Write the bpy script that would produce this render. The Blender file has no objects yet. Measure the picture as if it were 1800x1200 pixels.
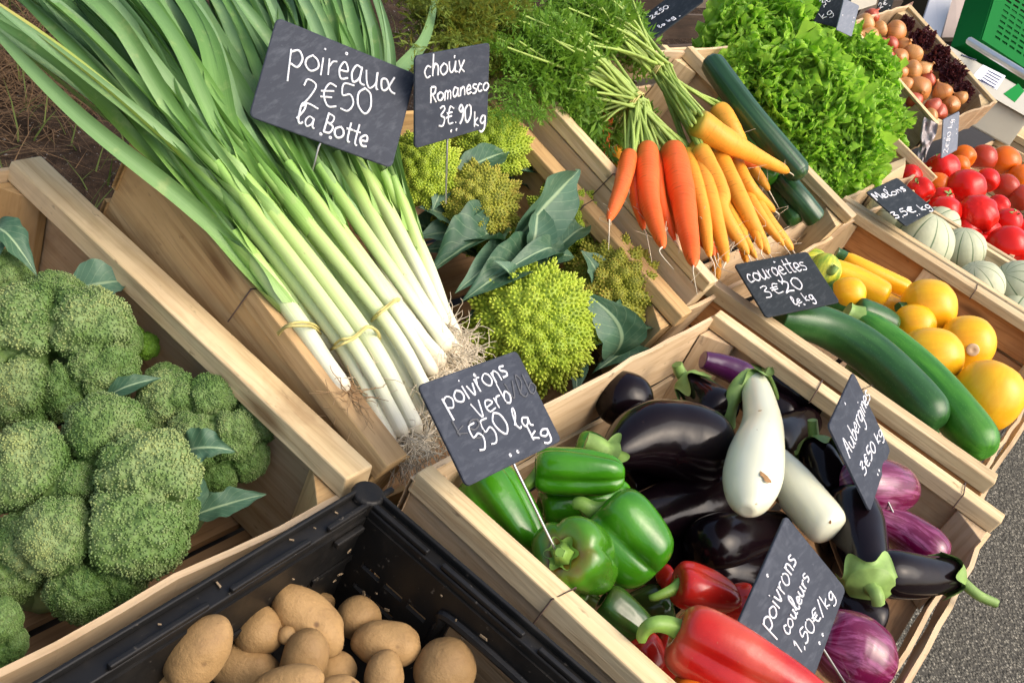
import bpy, math, random
import numpy as np
from mathutils import Vector, Matrix

# ------------------------------------------------------------------ camera, world, sun, exposure
C = bpy.context.scene.collection
SC = bpy.context.scene
CAM_H = 0.57                       # camera height above the crate rims (rims are at z = 0)
F_PX, CX, CY = 1768.6, 900.0, 600.0
R = np.array([[0.57888918, -0.2441364, 0.77800047],
              [-0.72733804, -0.5859112, 0.35733381],
              [0.368601, -0.77272601, -0.51674734]])   # rows: world X (along the stall), Y (towards its back), Z (up)
CAM = np.array([0.0, 0.0, CAM_H])
cd = bpy.data.cameras.new('camera'); cam = bpy.data.objects.new('camera', cd); C.objects.link(cam)
cd.sensor_width = 36.0; cd.lens = F_PX / 1800.0 * 36.0; cd.clip_start = 0.02; cd.clip_end = 500.0
M = Matrix.Identity(4)
for i in range(3):
    M[i][0] = R[i][0]; M[i][1] = -R[i][1]; M[i][2] = -R[i][2]; M[i][3] = CAM[i]
cam.matrix_world = M
SC.camera = cam

SUN_DIR = np.array([0.10, -0.62, 0.78]); SUN_DIR /= np.linalg.norm(SUN_DIR)   # towards the light: from the customers' side
w = bpy.data.worlds.new('World'); SC.world = w; w.use_nodes = True
nt = w.node_tree; nt.nodes.clear()
sky = nt.nodes.new('ShaderNodeTexSky'); sky.sky_type = 'NISHITA'; sky.sun_disc = False
sky.sun_elevation = math.asin(SUN_DIR[2]); sky.sun_rotation = math.atan2(SUN_DIR[0], SUN_DIR[1])
sky.air_density = 1.0; sky.dust_density = 6.0; sky.ozone_density = 0.3
bg = nt.nodes.new('ShaderNodeBackground'); bg.inputs['Strength'].default_value = 0.15
wo = nt.nodes.new('ShaderNodeOutputWorld')
nt.links.new(sky.outputs[0], bg.inputs[0]); nt.links.new(bg.outputs[0], wo.inputs[0])
sd = bpy.data.lights.new('sun', 'SUN'); sd.energy = 0.75; sd.angle = math.radians(55); sd.color = (1.0, 0.99, 0.98)
sun = bpy.data.objects.new('sun', sd); C.objects.link(sun); sun.location = (0, -3, 6)
sun.rotation_euler = Vector(-SUN_DIR).to_track_quat('-Z', 'Y').to_euler()
vs = SC.view_settings
vs.view_transform = 'Standard'; vs.look = 'None'; vs.gamma = 1.0; vs.use_curve_mapping = False
vs.exposure = 0.78
SC.cycles.diffuse_bounces = 2

# ------------------------------------------------------------------ numpy helpers
RNG = np.random.default_rng(7)
def nrm(v):
    v = np.asarray(v, float); return v / max(np.linalg.norm(v), 1e-12)
def A(*v): return np.array(v, float)

def _h(ix, iy, iz):
    n = (ix.astype(np.int64) * 374761393 + iy.astype(np.int64) * 668265263 + iz.astype(np.int64) * 1274126177) & 0xffffffff
    n = ((n ^ (n >> 13)) * 1274126177) & 0xffffffff
    n = (n ^ (n >> 16)) & 0xffffff
    return n / float(0xffffff) * 2 - 1
def vnoise(p):
    p = np.asarray(p, float); i = np.floor(p).astype(np.int64); f = p - i; f = f * f * (3 - 2 * f)
    r = 0
    for dx in (0, 1):
        for dy in (0, 1):
            for dz in (0, 1):
                wgt = (f[..., 0] if dx else 1 - f[..., 0]) * (f[..., 1] if dy else 1 - f[..., 1]) * (f[..., 2] if dz else 1 - f[..., 2])
                r = r + wgt * _h(i[..., 0] + dx, i[..., 1] + dy, i[..., 2] + dz)
    return r
def fbm(p, o=3):
    p = np.asarray(p, float); r = 0; a = 1
    for k in range(o): r = r + a * vnoise(p * 2 ** k + 17.3 * k); a *= .5
    return r

class Frame:
    """A flat place things lie on: origin, axes; Q() finds where the sight line of a photo point meets height h above it."""
    def __init__(s, o, ex, ey, ez): s.o, s.ex, s.ey, s.ez = map(lambda q: np.asarray(q, float), (o, ex, ey, ez)); s.B = np.array([s.ex, s.ey, s.ez])
    def w(s, p): return s.o + np.asarray(p, float) @ s.B
    def l(s, p): return (np.asarray(p, float) - s.o) @ s.B.T
    def Q(s, px, py, h=0.0):
        d = ray(px, py); t = ((s.o + h * s.ez - CAM) @ s.ez) / (d @ s.ez); return CAM + t * d
def ray(px, py): return R @ A((px - CX) / F_PX, (py - CY) / F_PX, 1.0)
W = Frame((0, 0, 0), (1, 0, 0), (0, 1, 0), (0, 0, 1))
def tilted(y0, deg, z0=0.0):
    a = math.radians(deg); return Frame((0, y0, z0), (1, 0, 0), (0, math.cos(a), math.sin(a)), (0, -math.sin(a), math.cos(a)))
RIGHT, DOWN, FWD = R[:, 0], R[:, 1], R[:, 2]
def depth(p): return (np.asarray(p, float) - CAM) @ FWD
def at(px, py, d): return CAM + ray(px, py) * d          # the point at depth d
def pxm(p): return depth(p) / F_PX                        # metres per photo pixel at p

def solve_pose(px, w_, h_, pref=(-.15, -.6, .78), dist=None, wt=12.0):
    """Place a w x h metre rectangle so that its corners (TL, TR, BR, BL) appear at the four photo points."""
    px = np.asarray(px, float)
    loc = np.array([[-w_ / 2, h_ / 2, 0], [w_ / 2, h_ / 2, 0], [w_ / 2, -h_ / 2, 0], [-w_ / 2, -h_ / 2, 0]])
    best = None; W2C = np.array([RIGHT, -DOWN, -FWD])
    for tx in (-.6, 0, .6):
        for ty in (-.6, 0, .6):
            e = px[1] - px[0] + px[2] - px[3]; ang = math.atan2(-e[1], e[0])
            diag = .5 * (np.linalg.norm(px[0] - px[2]) + np.linalg.norm(px[1] - px[3]))
            d0 = F_PX * math.hypot(w_, h_) / diag; c0 = px.mean(0)
            p = np.array([(c0[0] - CX) / F_PX * d0, (c0[1] - CY) / F_PX * d0, d0, tx, ty, ang])
            def fn(p):
                Rm = np.array(Matrix.Rotation(p[3], 3, 'X') @ Matrix.Rotation(p[4], 3, 'Y') @ Matrix.Rotation(p[5], 3, 'Z'))
                q = loc @ Rm.T; x, y, z = p[0] + q[:, 0], p[1] - q[:, 1], p[2] - q[:, 2]
                nn = Rm[:, 2] @ W2C; s_ = 1.0 if nn @ A(*pref) >= 0 or True else -1
                return np.r_[CX + F_PX * x / z - px[:, 0], CY + F_PX * y / z - px[:, 1], wt * (nn - nrm(pref))]
            lam = 1.0; r = fn(p)
            for it in range(80):
                J = np.array([(fn(p + np.eye(6)[k] * 1e-5) - r) / 1e-5 for k in range(6)]).T
                st = np.linalg.solve(J.T @ J + lam * np.diag(np.diag(J.T @ J) + 1e-9), -J.T @ r)
                rn = fn(p + st)
                if rn @ rn < r @ r: p, r, lam = p + st, rn, lam * .4
                else: lam *= 3
            if best is None or r @ r < best[0] - 1e-3: best = (r @ r, p)
    p = best[1]
    Rm = np.array(Matrix.Rotation(p[3], 3, 'X') @ Matrix.Rotation(p[4], 3, 'Y') @ Matrix.Rotation(p[5], 3, 'Z'))
    c2w = np.array([RIGHT, -DOWN, -FWD]).T
    ax = c2w @ Rm
    o = CAM + RIGHT * p[0] + DOWN * p[1] + FWD * p[2]
    k = 1.0 if dist is None else dist / p[2]            # same outline, nearer or farther: the rectangle's size scales with it
    return Frame(CAM + (o - CAM) * k, ax[:, 0], ax[:, 1], ax[:, 2]), math.sqrt(best[0] / 4), k

# ------------------------------------------------------------------ mesh building
class MB:
    def __init__(s): s.v = []; s.f = []; s.uv = []; s.n = 0; s.a = []
    def add(s, V, F, UV=None, attr=None):
        """V (n,3); F (k,m) indices; UV (k,m,2); attr per-vertex value"""
        V = np.asarray(V, float).reshape(-1, 3); F = np.asarray(F, np.int64)
        s.v.append(V); s.f.append(F + s.n)
        s.uv.append(np.zeros(F.shape + (2,)) if UV is None else np.asarray(UV, float))
        a = np.zeros(len(V)) if attr is None else np.broadcast_to(np.asarray(attr, float), (len(V),))
        s.a.append(a); s.n += len(V)
    def grid(s, G, wrap=False, us=None, vs_=None, attr=None):
        n, m = G.shape[:2]; mm = m if wrap else m - 1
        i, j = np.meshgrid(np.arange(n - 1), np.arange(mm), indexing='ij'); j2 = (j + 1) % m
        F = np.stack([i * m + j, i * m + j2, (i + 1) * m + j2, (i + 1) * m + j], -1).reshape(-1, 4)
        us = np.linspace(0, 1, mm + 1) if us is None else us; vs_ = np.linspace(0, 1, n) if vs_ is None else vs_
        UV = np.stack([np.stack([us[j], vs_[i]], -1), np.stack([us[j + 1], vs_[i]], -1), np.stack([us[j + 1], vs_[i + 1]], -1), np.stack([us[j], vs_[i + 1]], -1)], 2).reshape(-1, 4, 2)
        s.add(G.reshape(-1, 3), F, UV, None if attr is None else np.asarray(attr).reshape(-1))
    def hexa(s, P, fr=None, uvo=None, axis=0):
        """P: 8 corners in order of binary (x,y,z) ; uv in metres with u along the grain axis"""
        P = np.asarray(P, float).reshape(8, 3)
        F = np.array([[0, 1, 3, 2], [4, 6, 7, 5], [0, 4, 5, 1], [2, 3, 7, 6], [0, 2, 6, 4], [1, 5, 7, 3]])
        L = P.copy(); o = RNG.uniform(0, 9, 3) if uvo is None else uvo
        k = [axis] + [q for q in range(3) if q != axis]
        UV = np.zeros((6, 4, 2))
        for fi, f in enumerate(F):
            q = L[f]; ext = np.ptp(q, axis=0); flat = int(np.argmin(ext))
            if flat == axis: ua, va = k[1], k[2]; sc = .25
            else: ua = axis; va = [z for z in k[1:] if z != flat][0]; sc = 1
            UV[fi] = np.stack([q[:, ua] * sc + o[0] + fi * .0, q[:, va] + o[1] + fi * .37], -1)
        s.add(P if fr is None else fr.w(P), F, UV)
    def box(s, lo, hi, fr=None, axis=0, jit=0.0012):
        lo, hi = np.asarray(lo, float), np.asarray(hi, float)
        P = np.array([[(lo, hi)[x][0], (lo, hi)[y][1], (lo, hi)[z][2]] for x in (0, 1) for y in (0, 1) for z in (0, 1)])
        if jit: P = P + RNG.uniform(-jit, jit, P.shape)
        s.hexa(P, fr, axis=axis)
    def tube(s, pts, rad, seg=10, lobes=None, v0=0, v1=1, attr=None):
        pts = np.asarray(pts, float); rad = np.broadcast_to(np.asarray(rad, float), (len(pts),))
        T = np.gradient(pts, axis=0); T /= np.maximum(np.linalg.norm(T, axis=1, keepdims=True), 1e-12)
        n0 = np.cross(T[0], A(.13, .27, .95)); 
        if np.linalg.norm(n0) < 1e-3: n0 = np.cross(T[0], A(1, 0, 0))
        n0 = nrm(n0); N = [n0]
        for k in range(1, len(pts)):
            q = N[-1] - T[k] * (N[-1] @ T[k]); N.append(nrm(q))
        N = np.array(N); Bn = np.cross(T, N)
        th = np.linspace(0, 2 * np.pi, seg, endpoint=False)
        r = rad[:, None] * (np.ones((len(pts), seg)) if lobes is None else lobes(th[None, :], np.linspace(0, 1, len(pts))[:, None]))
        G = pts[:, None] + r[..., None] * (np.cos(th)[None, :, None] * N[:, None] + np.sin(th)[None, :, None] * Bn[:, None])
        s.grid(G, True, vs_=np.linspace(v0, v1, len(pts)), attr=None if attr is None else np.repeat(np.broadcast_to(attr, (len(pts),)), seg))
        return G
    def build(s, name, mat, parent=None, smooth=True, bevel=0, origin=None, subsurf=0):
        V = np.concatenate(s.v) if s.v else np.zeros((0, 3))
        me = bpy.data.meshes.new(name)
        if parent is not None: o0 = np.zeros(3); off = np.array(parent_origin(parent))
        else:
            lo, hi = V.min(0), V.max(0); off = np.array([(lo[0] + hi[0]) / 2, (lo[1] + hi[1]) / 2, lo[2]]) if origin is None else np.asarray(origin, float)
        V = V - off
        me.vertices.add(len(V)); me.vertices.foreach_set('co', V.astype(np.float32).ravel())
        ls = [f.shape[1] for f in s.f]; nf = [len(f) for f in s.f]
        li = np.concatenate([f.ravel() for f in s.f]); tot = np.concatenate([np.full(n_, l_) for n_, l_ in zip(nf, ls)])
        me.loops.add(len(li)); me.loops.foreach_set('vertex_index', li.astype(np.int32))
        me.polygons.add(len(tot)); st = np.r_[0, np.cumsum(tot)[:-1]]
        me.polygons.foreach_set('loop_start', st.astype(np.int32)); me.polygons.foreach_set('loop_total', tot.astype(np.int32))
        me.polygons.foreach_set('use_smooth', np.full(len(tot), smooth))
        uv = me.uv_layers.new(name='UVMap'); uv.data.foreach_set('uv', np.concatenate([u.reshape(-1, 2) for u in s.uv]).astype(np.float32).ravel())
        at_ = me.attributes.new('tone', 'FLOAT', 'POINT'); at_.data.foreach_set('value', np.concatenate(s.a).astype(np.float32))
        me.update(calc_edges=True); me.validate()
        ob = bpy.data.objects.new(name, me); C.objects.link(ob)
        me.materials.append(mat)
        ORIG[ob.name] = tuple(off)
        if parent is not None: ob.parent = parent; ORIG[ob.name] = tuple(off)
        else: ob.location = off
        if bevel:
            b = ob.modifiers.new('bevel', 'BEVEL'); b.width = bevel; b.segments = 2; b.limit_method = 'ANGLE'
        if subsurf:
            q = ob.modifiers.new('sub', 'SUBSURF'); q.levels = q.render_levels = subsurf
        return ob
ORIG = {}
def parent_origin(p): return ORIG[p.name]
def thing(name, label, cat, loc, group=None):
    o = bpy.data.objects.new(name, None); C.objects.link(o); o.location = tuple(loc); o.empty_display_size = .03
    ORIG[o.name] = tuple(loc); return tag(o, label, cat, group)
def tag(o, label=None, cat=None, group=None, kind=None):
    if label: o['label'] = label
    if cat: o['category'] = cat
    if group: o['group'] = group
    if kind: o['kind'] = kind
    return o
def catmull(P, n):
    P = np.asarray(P, float); k = len(P)
    if k == 2: return P[0] + (P[1] - P[0]) * np.linspace(0, 1, n)[:, None]
    E = np.vstack([2 * P[0] - P[1], P, 2 * P[-1] - P[-2]])
    t = np.linspace(0, k - 1, n); i = np.minimum(t.astype(int), k - 2); f = (t - i)[:, None]
    p0, p1, p2, p3 = E[i], E[i + 1], E[i + 2], E[i + 3]
    return .5 * (2 * p1 + (p2 - p0) * f + (2 * p0 - 5 * p1 + 4 * p2 - p3) * f ** 2 + (3 * p1 - p0 - 3 * p2 + p3) * f ** 3)
def perp(a, hint=None):
    a = nrm(a); h = A(.3, .2, .9) if hint is None else np.asarray(hint, float)
    q = h - a * (h @ a)
    if np.linalg.norm(q) < 1e-4: q = A(1, 0, 0) - a * a[0]
    return nrm(q)
def lathe(mb, p0, axis, L, Rr, prof, seg=32, n=40, lobes=None, up=None, bend=0.0, noise=0.0, seed=0, sx=1.0):
    """Solid of revolution along axis from p0: prof = [(z, r)] in units of L and Rr; bend bows it sideways; lobes(theta, t)."""
    ax = nrm(axis); e1 = perp(ax, up); e2 = np.cross(ax, e1)
    pr = catmull(np.array(prof, float), n); pr[:, 1] = np.maximum(pr[:, 1], 0.0)
    th = np.linspace(0, 2 * np.pi, seg, endpoint=False); t = np.linspace(0, 1, n)
    r = Rr * pr[:, 1][:, None] * (np.ones((n, seg)) if lobes is None else lobes(th[None, :], pr[:, 0][:, None]))
    z = pr[:, 0]
    off = bend * L * (4 * z * (1 - z))
    G = p0 + (ax * L)[None, None] * z[:, None, None] + r[..., None] * (np.cos(th)[None, :, None] * e1 * sx + np.sin(th)[None, :, None] * e2) + (e1[None] * off[:, None])[:, None]
    if noise:
        c = G.mean((0, 1)); d = G - c
        q = fbm(d / (Rr * 1.1) + seed * 3.7, 2)
        G = G + d * (noise * q)[..., None]
    mb.grid(G, True, vs_=t)
    return G
# ------------------------------------------------------------------ materials
class NT:
    def __init__(s, name):
        s.m = bpy.data.materials.new(name); s.m.use_nodes = True; s.t = s.m.node_tree; s.t.nodes.clear()
        s.out = s.n('ShaderNodeOutputMaterial'); s.b = s.n('ShaderNodeBsdfPrincipled'); s.l(s.b.outputs[0], s.out.inputs[0])
    def n(s, ty, **kw):
        q = s.t.nodes.new(ty)
        for k, v in kw.items(): setattr(q, k, v)
        return q
    def l(s, a, b): s.t.links.new(a, b)
    def set(s, **kw):
        for k, v in kw.items():
            k = k.replace('_', ' ')
            if isinstance(v, (int, float)): s.b.inputs[k].default_value = v
            elif isinstance(v, tuple): s.b.inputs[k].default_value = v if k == 'Subsurface Radius' else v + (1,)
            else: s.l(v, s.b.inputs[k])
    def co(s, kind='Object'): return s.n('ShaderNodeTexCoord').outputs[kind]
    def mapv(s, v, scale=(1, 1, 1), loc=(0, 0, 0)):
        q = s.n('ShaderNodeMapping'); s.l(v, q.inputs[0]); q.inputs['Scale'].default_value = scale; q.inputs['Location'].default_value = loc; return q.outputs[0]
    def noise(s, v, sc, det=3, rough=.55, dist=0):
        q = s.n('ShaderNodeTexNoise'); s.l(v, q.inputs['Vector']); q.inputs['Scale'].default_value = sc; q.inputs['Detail'].default_value = det
        q.inputs['Roughness'].default_value = rough; q.inputs['Distortion'].default_value = dist; return q.outputs['Fac']
    def vor(s, v, sc, feat='F1', out='Distance'):
        q = s.n('ShaderNodeTexVoronoi', feature=feat); s.l(v, q.inputs['Vector']); q.inputs['Scale'].default_value = sc; return q.outputs[out]
    def ramp(s, f, stops, interp='LINEAR'):
        q = s.n('ShaderNodeValToRGB'); s.l(f, q.inputs[0]); r = q.color_ramp; r.interpolation = interp
        while len(r.elements) < len(stops): r.elements.new(.5)
        for e, (p, c) in zip(r.elements, stops):
            e.position = p; e.color = (tuple(c) + (1,)) if hasattr(c, '__len__') else (c, c, c, 1)
        return q.outputs[0]
    def mix(s, f, a, b, mode='MIX'):
        q = s.n('ShaderNodeMix', data_type='RGBA', blend_type=mode)
        if isinstance(f, (int, float)): q.inputs[0].default_value = f
        else: s.l(f, q.inputs[0])
        for v, k in ((a, 6), (b, 7)):
            if isinstance(v, tuple): q.inputs[k].default_value = v + (1,)
            else: s.l(v, q.inputs[k])
        return q.outputs[2]
    def math(s, op, a, b=None, clamp=False):
        q = s.n('ShaderNodeMath', operation=op, use_clamp=clamp)
        for v, k in ((a, 0), (b, 1)):
            if v is None: continue
            if isinstance(v, (int, float)): q.inputs[k].default_value = v
            else: s.l(v, q.inputs[k])
        return q.outputs[0]
    def rnd(s): return s.n('ShaderNodeObjectInfo').outputs['Random']
    def attr(s): return s.n('ShaderNodeAttribute', attribute_name='tone').outputs['Fac']
    def sep(s, v):
        q = s.n('ShaderNodeSeparateXYZ'); s.l(v, q.inputs[0]); return q.outputs
    def hsv(s, c, h=.5, sat=1.0, v=1.0):
        q = s.n('ShaderNodeHueSaturation'); s.l(c, q.inputs['Color'])
        for k, x in (('Hue', h), ('Saturation', sat), ('Value', v)):
            if isinstance(x, (int, float)): q.inputs[k].default_value = x
            else: s.l(x, q.inputs[k])
        return q.outputs[0]
    def bump(s, h, st=.3, d=.002):
        q = s.n('ShaderNodeBump'); s.l(h, q.inputs['Height']); q.inputs['Strength'].default_value = st; q.inputs['Distance'].default_value = d
        s.l(q.outputs[0], s.b.inputs['Normal']); return q
    def translucent(s, col, f):
        tr = s.n('ShaderNodeBsdfTranslucent'); mx = s.n('ShaderNodeMixShader'); mx.inputs[0].default_value = f
        if isinstance(col, tuple): tr.inputs[0].default_value = col + (1,)
        else: s.l(col, tr.inputs[0])
        s.l(s.b.outputs[0], mx.inputs[1]); s.l(tr.outputs[0], mx.inputs[2]); s.l(mx.outputs[0], s.out.inputs[0])

def wood(name, c0, c1, dark, knots=True, stain=.5):
    t = NT(name); uv = t.co('UV'); r = t.rnd()
    off = t.n('ShaderNodeVectorMath', operation='ADD'); cmb = t.n('ShaderNodeCombineXYZ')
    t.l(t.math('MULTIPLY', r, 37.0), cmb.inputs[0]); t.l(t.math('MULTIPLY', r, 91.0), cmb.inputs[1])
    t.l(uv, off.inputs[0]); t.l(cmb.outputs[0], off.inputs[1]); v = off.outputs[0]
    g = t.noise(t.mapv(v, (9, 160, 1)), 1.0, 4, .6, .6)
    g2 = t.noise(t.mapv(v, (2.2, 26, 1)), 1.0, 3, .5, 1.2)
    bl = t.noise(v, 7.0, 4, .6)
    c = t.mix(t.ramp(g2, [(.3, 0), (.7, 1)]), c0, c1)
    c = t.mix(t.math('MULTIPLY', t.ramp(g, [(.47, 0), (.70, 1)]), .62), c, dark)
    c = t.mix(t.math('MULTIPLY', t.ramp(bl, [(.45, 0), (.8, 1)]), stain), c, dark)
    sp = t.noise(t.mapv(v, (36, 90, 1)), 1.0, 3)
    c = t.mix(t.math('MULTIPLY', t.ramp(sp, [(.66, 0), (.74, 1)]), .6), c, (.12, .065, .03))
    st_ = t.noise(t.mapv(v, (3.5, 8, 1), (5, 3, 0)), 1.0, 5, .65, .8); c = t.mix(t.math('MULTIPLY', t.ramp(st_, [(.56, 0), (.72, 1)]), .5), c, tuple(x * .62 for x in dark))
    gy = t.noise(t.mapv(v, (2, 5, 1), (9, 1, 0)), 1.0, 4, .6); c = t.mix(t.math('MULTIPLY', t.ramp(gy, [(.5, 0), (.75, 1)]), .35), c, (.46, .38, .29))
    if knots:
        k = t.vor(t.mapv(v, (3.0, 9.0, 1)), 1.0)
        c = t.mix(t.ramp(k, [(.04, .75), (.11, 0)]), c, (.16, .07, .025))
    c = t.hsv(c, .5, 1.0, t.math('ADD', t.math('MULTIPLY', r, .3), .85))
    t.set(Base_Color=c, Roughness=.72, Specular_IOR_Level=.25)
    t.bump(t.mix(.4, g, st_), .8, .0016); return t.m
M_WOOD = wood('pale_wood', (.59, .445, .235), (.72, .57, .335), (.36, .22, .10))
M_WOOD2 = wood('honey_wood', (.54, .34, .14), (.66, .45, .215), (.32, .17, .065))
M_WOOD3 = wood('red_brown_wood', (.48, .20, .06), (.60, .30, .11), (.25, .08, .022), stain=.6)
M_WOODG = wood('grey_wood', (.44, .35, .26), (.56, .46, .36), (.25, .17, .11))
M_WOODSH = wood('shade_brown_wood', (.26, .145, .065), (.36, .21, .10), (.12, .06, .025))  # for crate floors: the shade under the produce is put into this brown
M_PLY = wood('thin_ply', (.56, .40, .23), (.67, .51, .32), (.40, .25, .12), knots=False, stain=.25)
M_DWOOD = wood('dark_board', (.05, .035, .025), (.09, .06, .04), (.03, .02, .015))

def simple(name, col, rough=.5, var=.12, sc=30, bump=0, spec=.5, **kw):
    t = NT(name); n = t.noise(t.co(), sc, 4)
    c = t.mix(n, tuple(x * (1 - var * 1.5) for x in col), tuple(min(1, x * (1 + var)) for x in col))
    c = t.hsv(c, .5, 1, t.math('ADD', t.math('MULTIPLY', t.rnd(), .2), .9))
    t.set(Base_Color=c, Roughness=rough, Specular_IOR_Level=spec, **kw)
    if bump: t.bump(n, bump, .002)
    return t.m
M_WIRE = simple('steel_wire', (.45, .44, .42), .35, Metallic=.9)
M_RUST = simple('brown_wire', (.10, .06, .04), .6)
M_CHALK = NT('chalk')
_n = M_CHALK.noise(M_CHALK.co(), 900, 2); M_CHALK.set(Base_Color=M_CHALK.mix(_n, (.62, .62, .63), (.95, .95, .95)), Roughness=.95, Specular_IOR_Level=.05); M_CHALK = M_CHALK.m
M_GHOST = simple('wiped_chalk', (.11, .115, .125), .9, .4, 300)
def slate(name, c0, c1, dust):
    t = NT(name); v = t.co(); n = t.noise(v, 22, 5, .65, .4); s = t.noise(t.mapv(v, (14, 60, 30)), 3, 4, .7)
    c = t.mix(n, c0, c1); c = t.mix(t.math('MULTIPLY', t.ramp(s, [(.50, 0), (.82, 1)]), .28), c, dust); sm = t.noise(t.mapv(v, (1, 1, 1), (2, 5, 3)), 34, 3, .6, 1.5); c = t.mix(t.math('MULTIPLY', t.ramp(sm, [(.58, 0), (.75, 1)]), .12), c, dust)
    sp = t.noise(v, 260, 2); c = t.mix(t.math('MULTIPLY', t.ramp(sp, [(.72, 0), (.8, 1)]), .4), c, dust)
    t.set(Base_Color=c, Roughness=.6, Specular_IOR_Level=.2); t.bump(sp, .1, .0004); return t.m
M_SLATE = slate('slate_grey', (.028, .033, .045), (.046, .054, .072), (.20, .22, .25))
M_SLATED = slate('slate_dark', (.014, .019, .022), (.026, .033, .038), (.16, .17, .18))
M_SLATEL = slate('slate_light', (.14, .16, .20), (.22, .25, .30), (.5, .5, .52))

# black plastic
t = NT('black_plastic'); v = t.co(); n = t.noise(v, 14, 5, .7, .5); s = t.noise(v, 130, 3, .7)
c = t.mix(t.math('MULTIPLY', t.ramp(n, [(.5, 0), (.75, 1)]), .35), (.007, .0068, .0065), (.045, .037, .027))
c = t.mix(t.math('MULTIPLY', t.ramp(s, [(.66, 0), (.73, 1)]), .4), c, (.22, .19, .15))
t.set(Base_Color=c, Roughness=t.ramp(n, [(.3, .34), (.7, .6)]), Specular_IOR_Level=.3); t.bump(s, .15, .0006); M_BLACK = t.m
# potato
t = NT('potato_skin'); v = t.co(); n = t.noise(v, 30, 4, .6); s = t.noise(v, 190, 4, .7); k = t.vor(v, 42)
c = t.mix(n, (.25, .148, .057), (.41, .262, .113)); c = t.hsv(c, .5, 1.0, t.math('ADD', t.math('MULTIPLY', t.rnd(), .3), .86))
c = t.mix(t.math('MULTIPLY', t.ramp(s, [(.55, 0), (.75, 1)]), .35), c, (.19, .105, .045)); b2 = t.noise(t.mapv(v, (1, 1, 1), (3, 7, 1)), 36, 5, .7); c = t.mix(t.math('MULTIPLY', t.ramp(b2, [(.5, 0), (.68, 1)]), .55), c, (.22, .13, .06))
c = t.mix(t.ramp(k, [(.05, .8), (.13, 0)]), c, (.10, .05, .025))
t.set(Base_Color=c, Roughness=.62, Specular_IOR_Level=.25); t.bump(t.math('ADD', t.math('ADD', s, b2), t.ramp(k, [(0, 0), (.3, 1)])), .6, .0018); M_POTATO = t.m
# green pepper etc
def pepper(name, c0, c1, tip=None, patch=None):
    t = NT(name); v = t.co(); n = t.noise(v, 18, 3, .5, .3); uvv = t.sep(t.co('UV'))
    c = t.mix(t.ramp(n, [(.3, 0), (.7, 1)]), c0, c1)
    if tip: c = t.mix(t.math('MULTIPLY', t.ramp(t.noise(v, 11, 2), [(.45, 0), (.62, 1)]), .9), c, tip)
    if patch:
        c = t.mix(t.math('MULTIPLY', t.ramp(t.math('ADD', t.math('MULTIPLY', uvv[1], -1.2), t.noise(v, 16, 3)), [(.10, 0), (.35, 1)]), .85), c, patch)
    s = t.noise(v, 300, 2); c = t.mix(t.math('MULTIPLY', t.ramp(s, [(.68, 0), (.76, 1)]), .15), c, (.3, .35, .15))
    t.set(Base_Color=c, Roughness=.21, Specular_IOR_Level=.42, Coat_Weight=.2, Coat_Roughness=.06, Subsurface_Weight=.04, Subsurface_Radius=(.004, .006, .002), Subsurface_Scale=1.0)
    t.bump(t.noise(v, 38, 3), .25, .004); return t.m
M_PEPG = pepper('green_pepper_skin', (.028, .155, .004), (.065, .27, .008))
M_PEPGB = pepper('turning_pepper_skin', (.035, .14, .006), (.085, .27, .014), patch=(.16, .035, .012))
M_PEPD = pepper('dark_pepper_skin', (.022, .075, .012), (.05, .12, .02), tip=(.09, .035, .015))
M_PEPR = pepper('red_pepper_skin', (.46, .012, .010), (.60, .03, .014))
M_PEPRO = pepper('blotched_red_pepper_skin', (.42, .008, .006), (.56, .022, .010), tip=(.58, .11, .06))
M_PEPO = pepper('orange_pepper_skin', (.72, .12, .01), (.80, .20, .015))
M_STEM = simple('green_stem', (.20, .36, .055), .5, .3, 60, .2)
M_CALYX = simple('calyx_green', (.23, .37, .085), .55, .35, 70, .25)
# aubergines
t = NT('aubergine_black'); v = t.co(); n = t.noise(v, 9, 3); s = t.noise(v, 60, 4, .7)
c = t.mix(n, (.0035, .002, .003), (.008, .0035, .005)); c = t.mix(t.math('MULTIPLY', t.ramp(s, [(.70, 0), (.78, 1)]), .25), c, (.09, .05, .035))
t.set(Base_Color=c, Roughness=t.ramp(s, [(.45, .13), (.7, .24)]), Specular_IOR_Level=.24, Coat_Weight=.0); t.bump(t.noise(v, 26, 3), .10, .004); M_AUB = t.m
t = NT('aubergine_purple'); v = t.co(); c = t.mix(t.noise(v, 20, 3), (.035, .005, .035), (.09, .012, .075)); t.set(Base_Color=c, Roughness=.2, Coat_Weight=.3); M_AUBP = t.m
t = NT('aubergine_white'); v = t.co(); n = t.noise(v, 16, 3); s = t.noise(v, 120, 2)
c = t.mix(n, (.70, .71, .50), (.80, .80, .62)); c = t.mix(t.ramp(s, [(.72, 0), (.75, .7)]), c, (.30, .22, .10))
t.set(Base_Color=c, Roughness=.26, Coat_Weight=.25, Coat_Roughness=.15, Subsurface_Weight=.15, Subsurface_Radius=(.006, .005, .003), Subsurface_Scale=1.0); M_AUBW = t.m
t = NT('aubergine_striped'); uv = t.co('UV'); v = t.co(); n = t.noise(t.mapv(uv, (26, 2.2, 1)), 1.0, 4, .65, .5); n2 = t.noise(t.mapv(uv, (60, 7, 1)), 1, 3, .6)
c = t.mix(t.ramp(n, [(.47, 0), (.62, 1)]), (.13, .003, .042), (.30, .065, .17)); c = t.mix(t.math('MULTIPLY', t.ramp(n2, [(.5, 0), (.7, 1)]), .5), c, (.11, .003, .035))
t.set(Base_Color=c, Roughness=.2, Coat_Weight=.3, Coat_Roughness=.12); M_AUBS = t.m
M_SCAR = simple('brown_scar', (.33, .18, .07), .8, .3, 200, .3)
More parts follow.
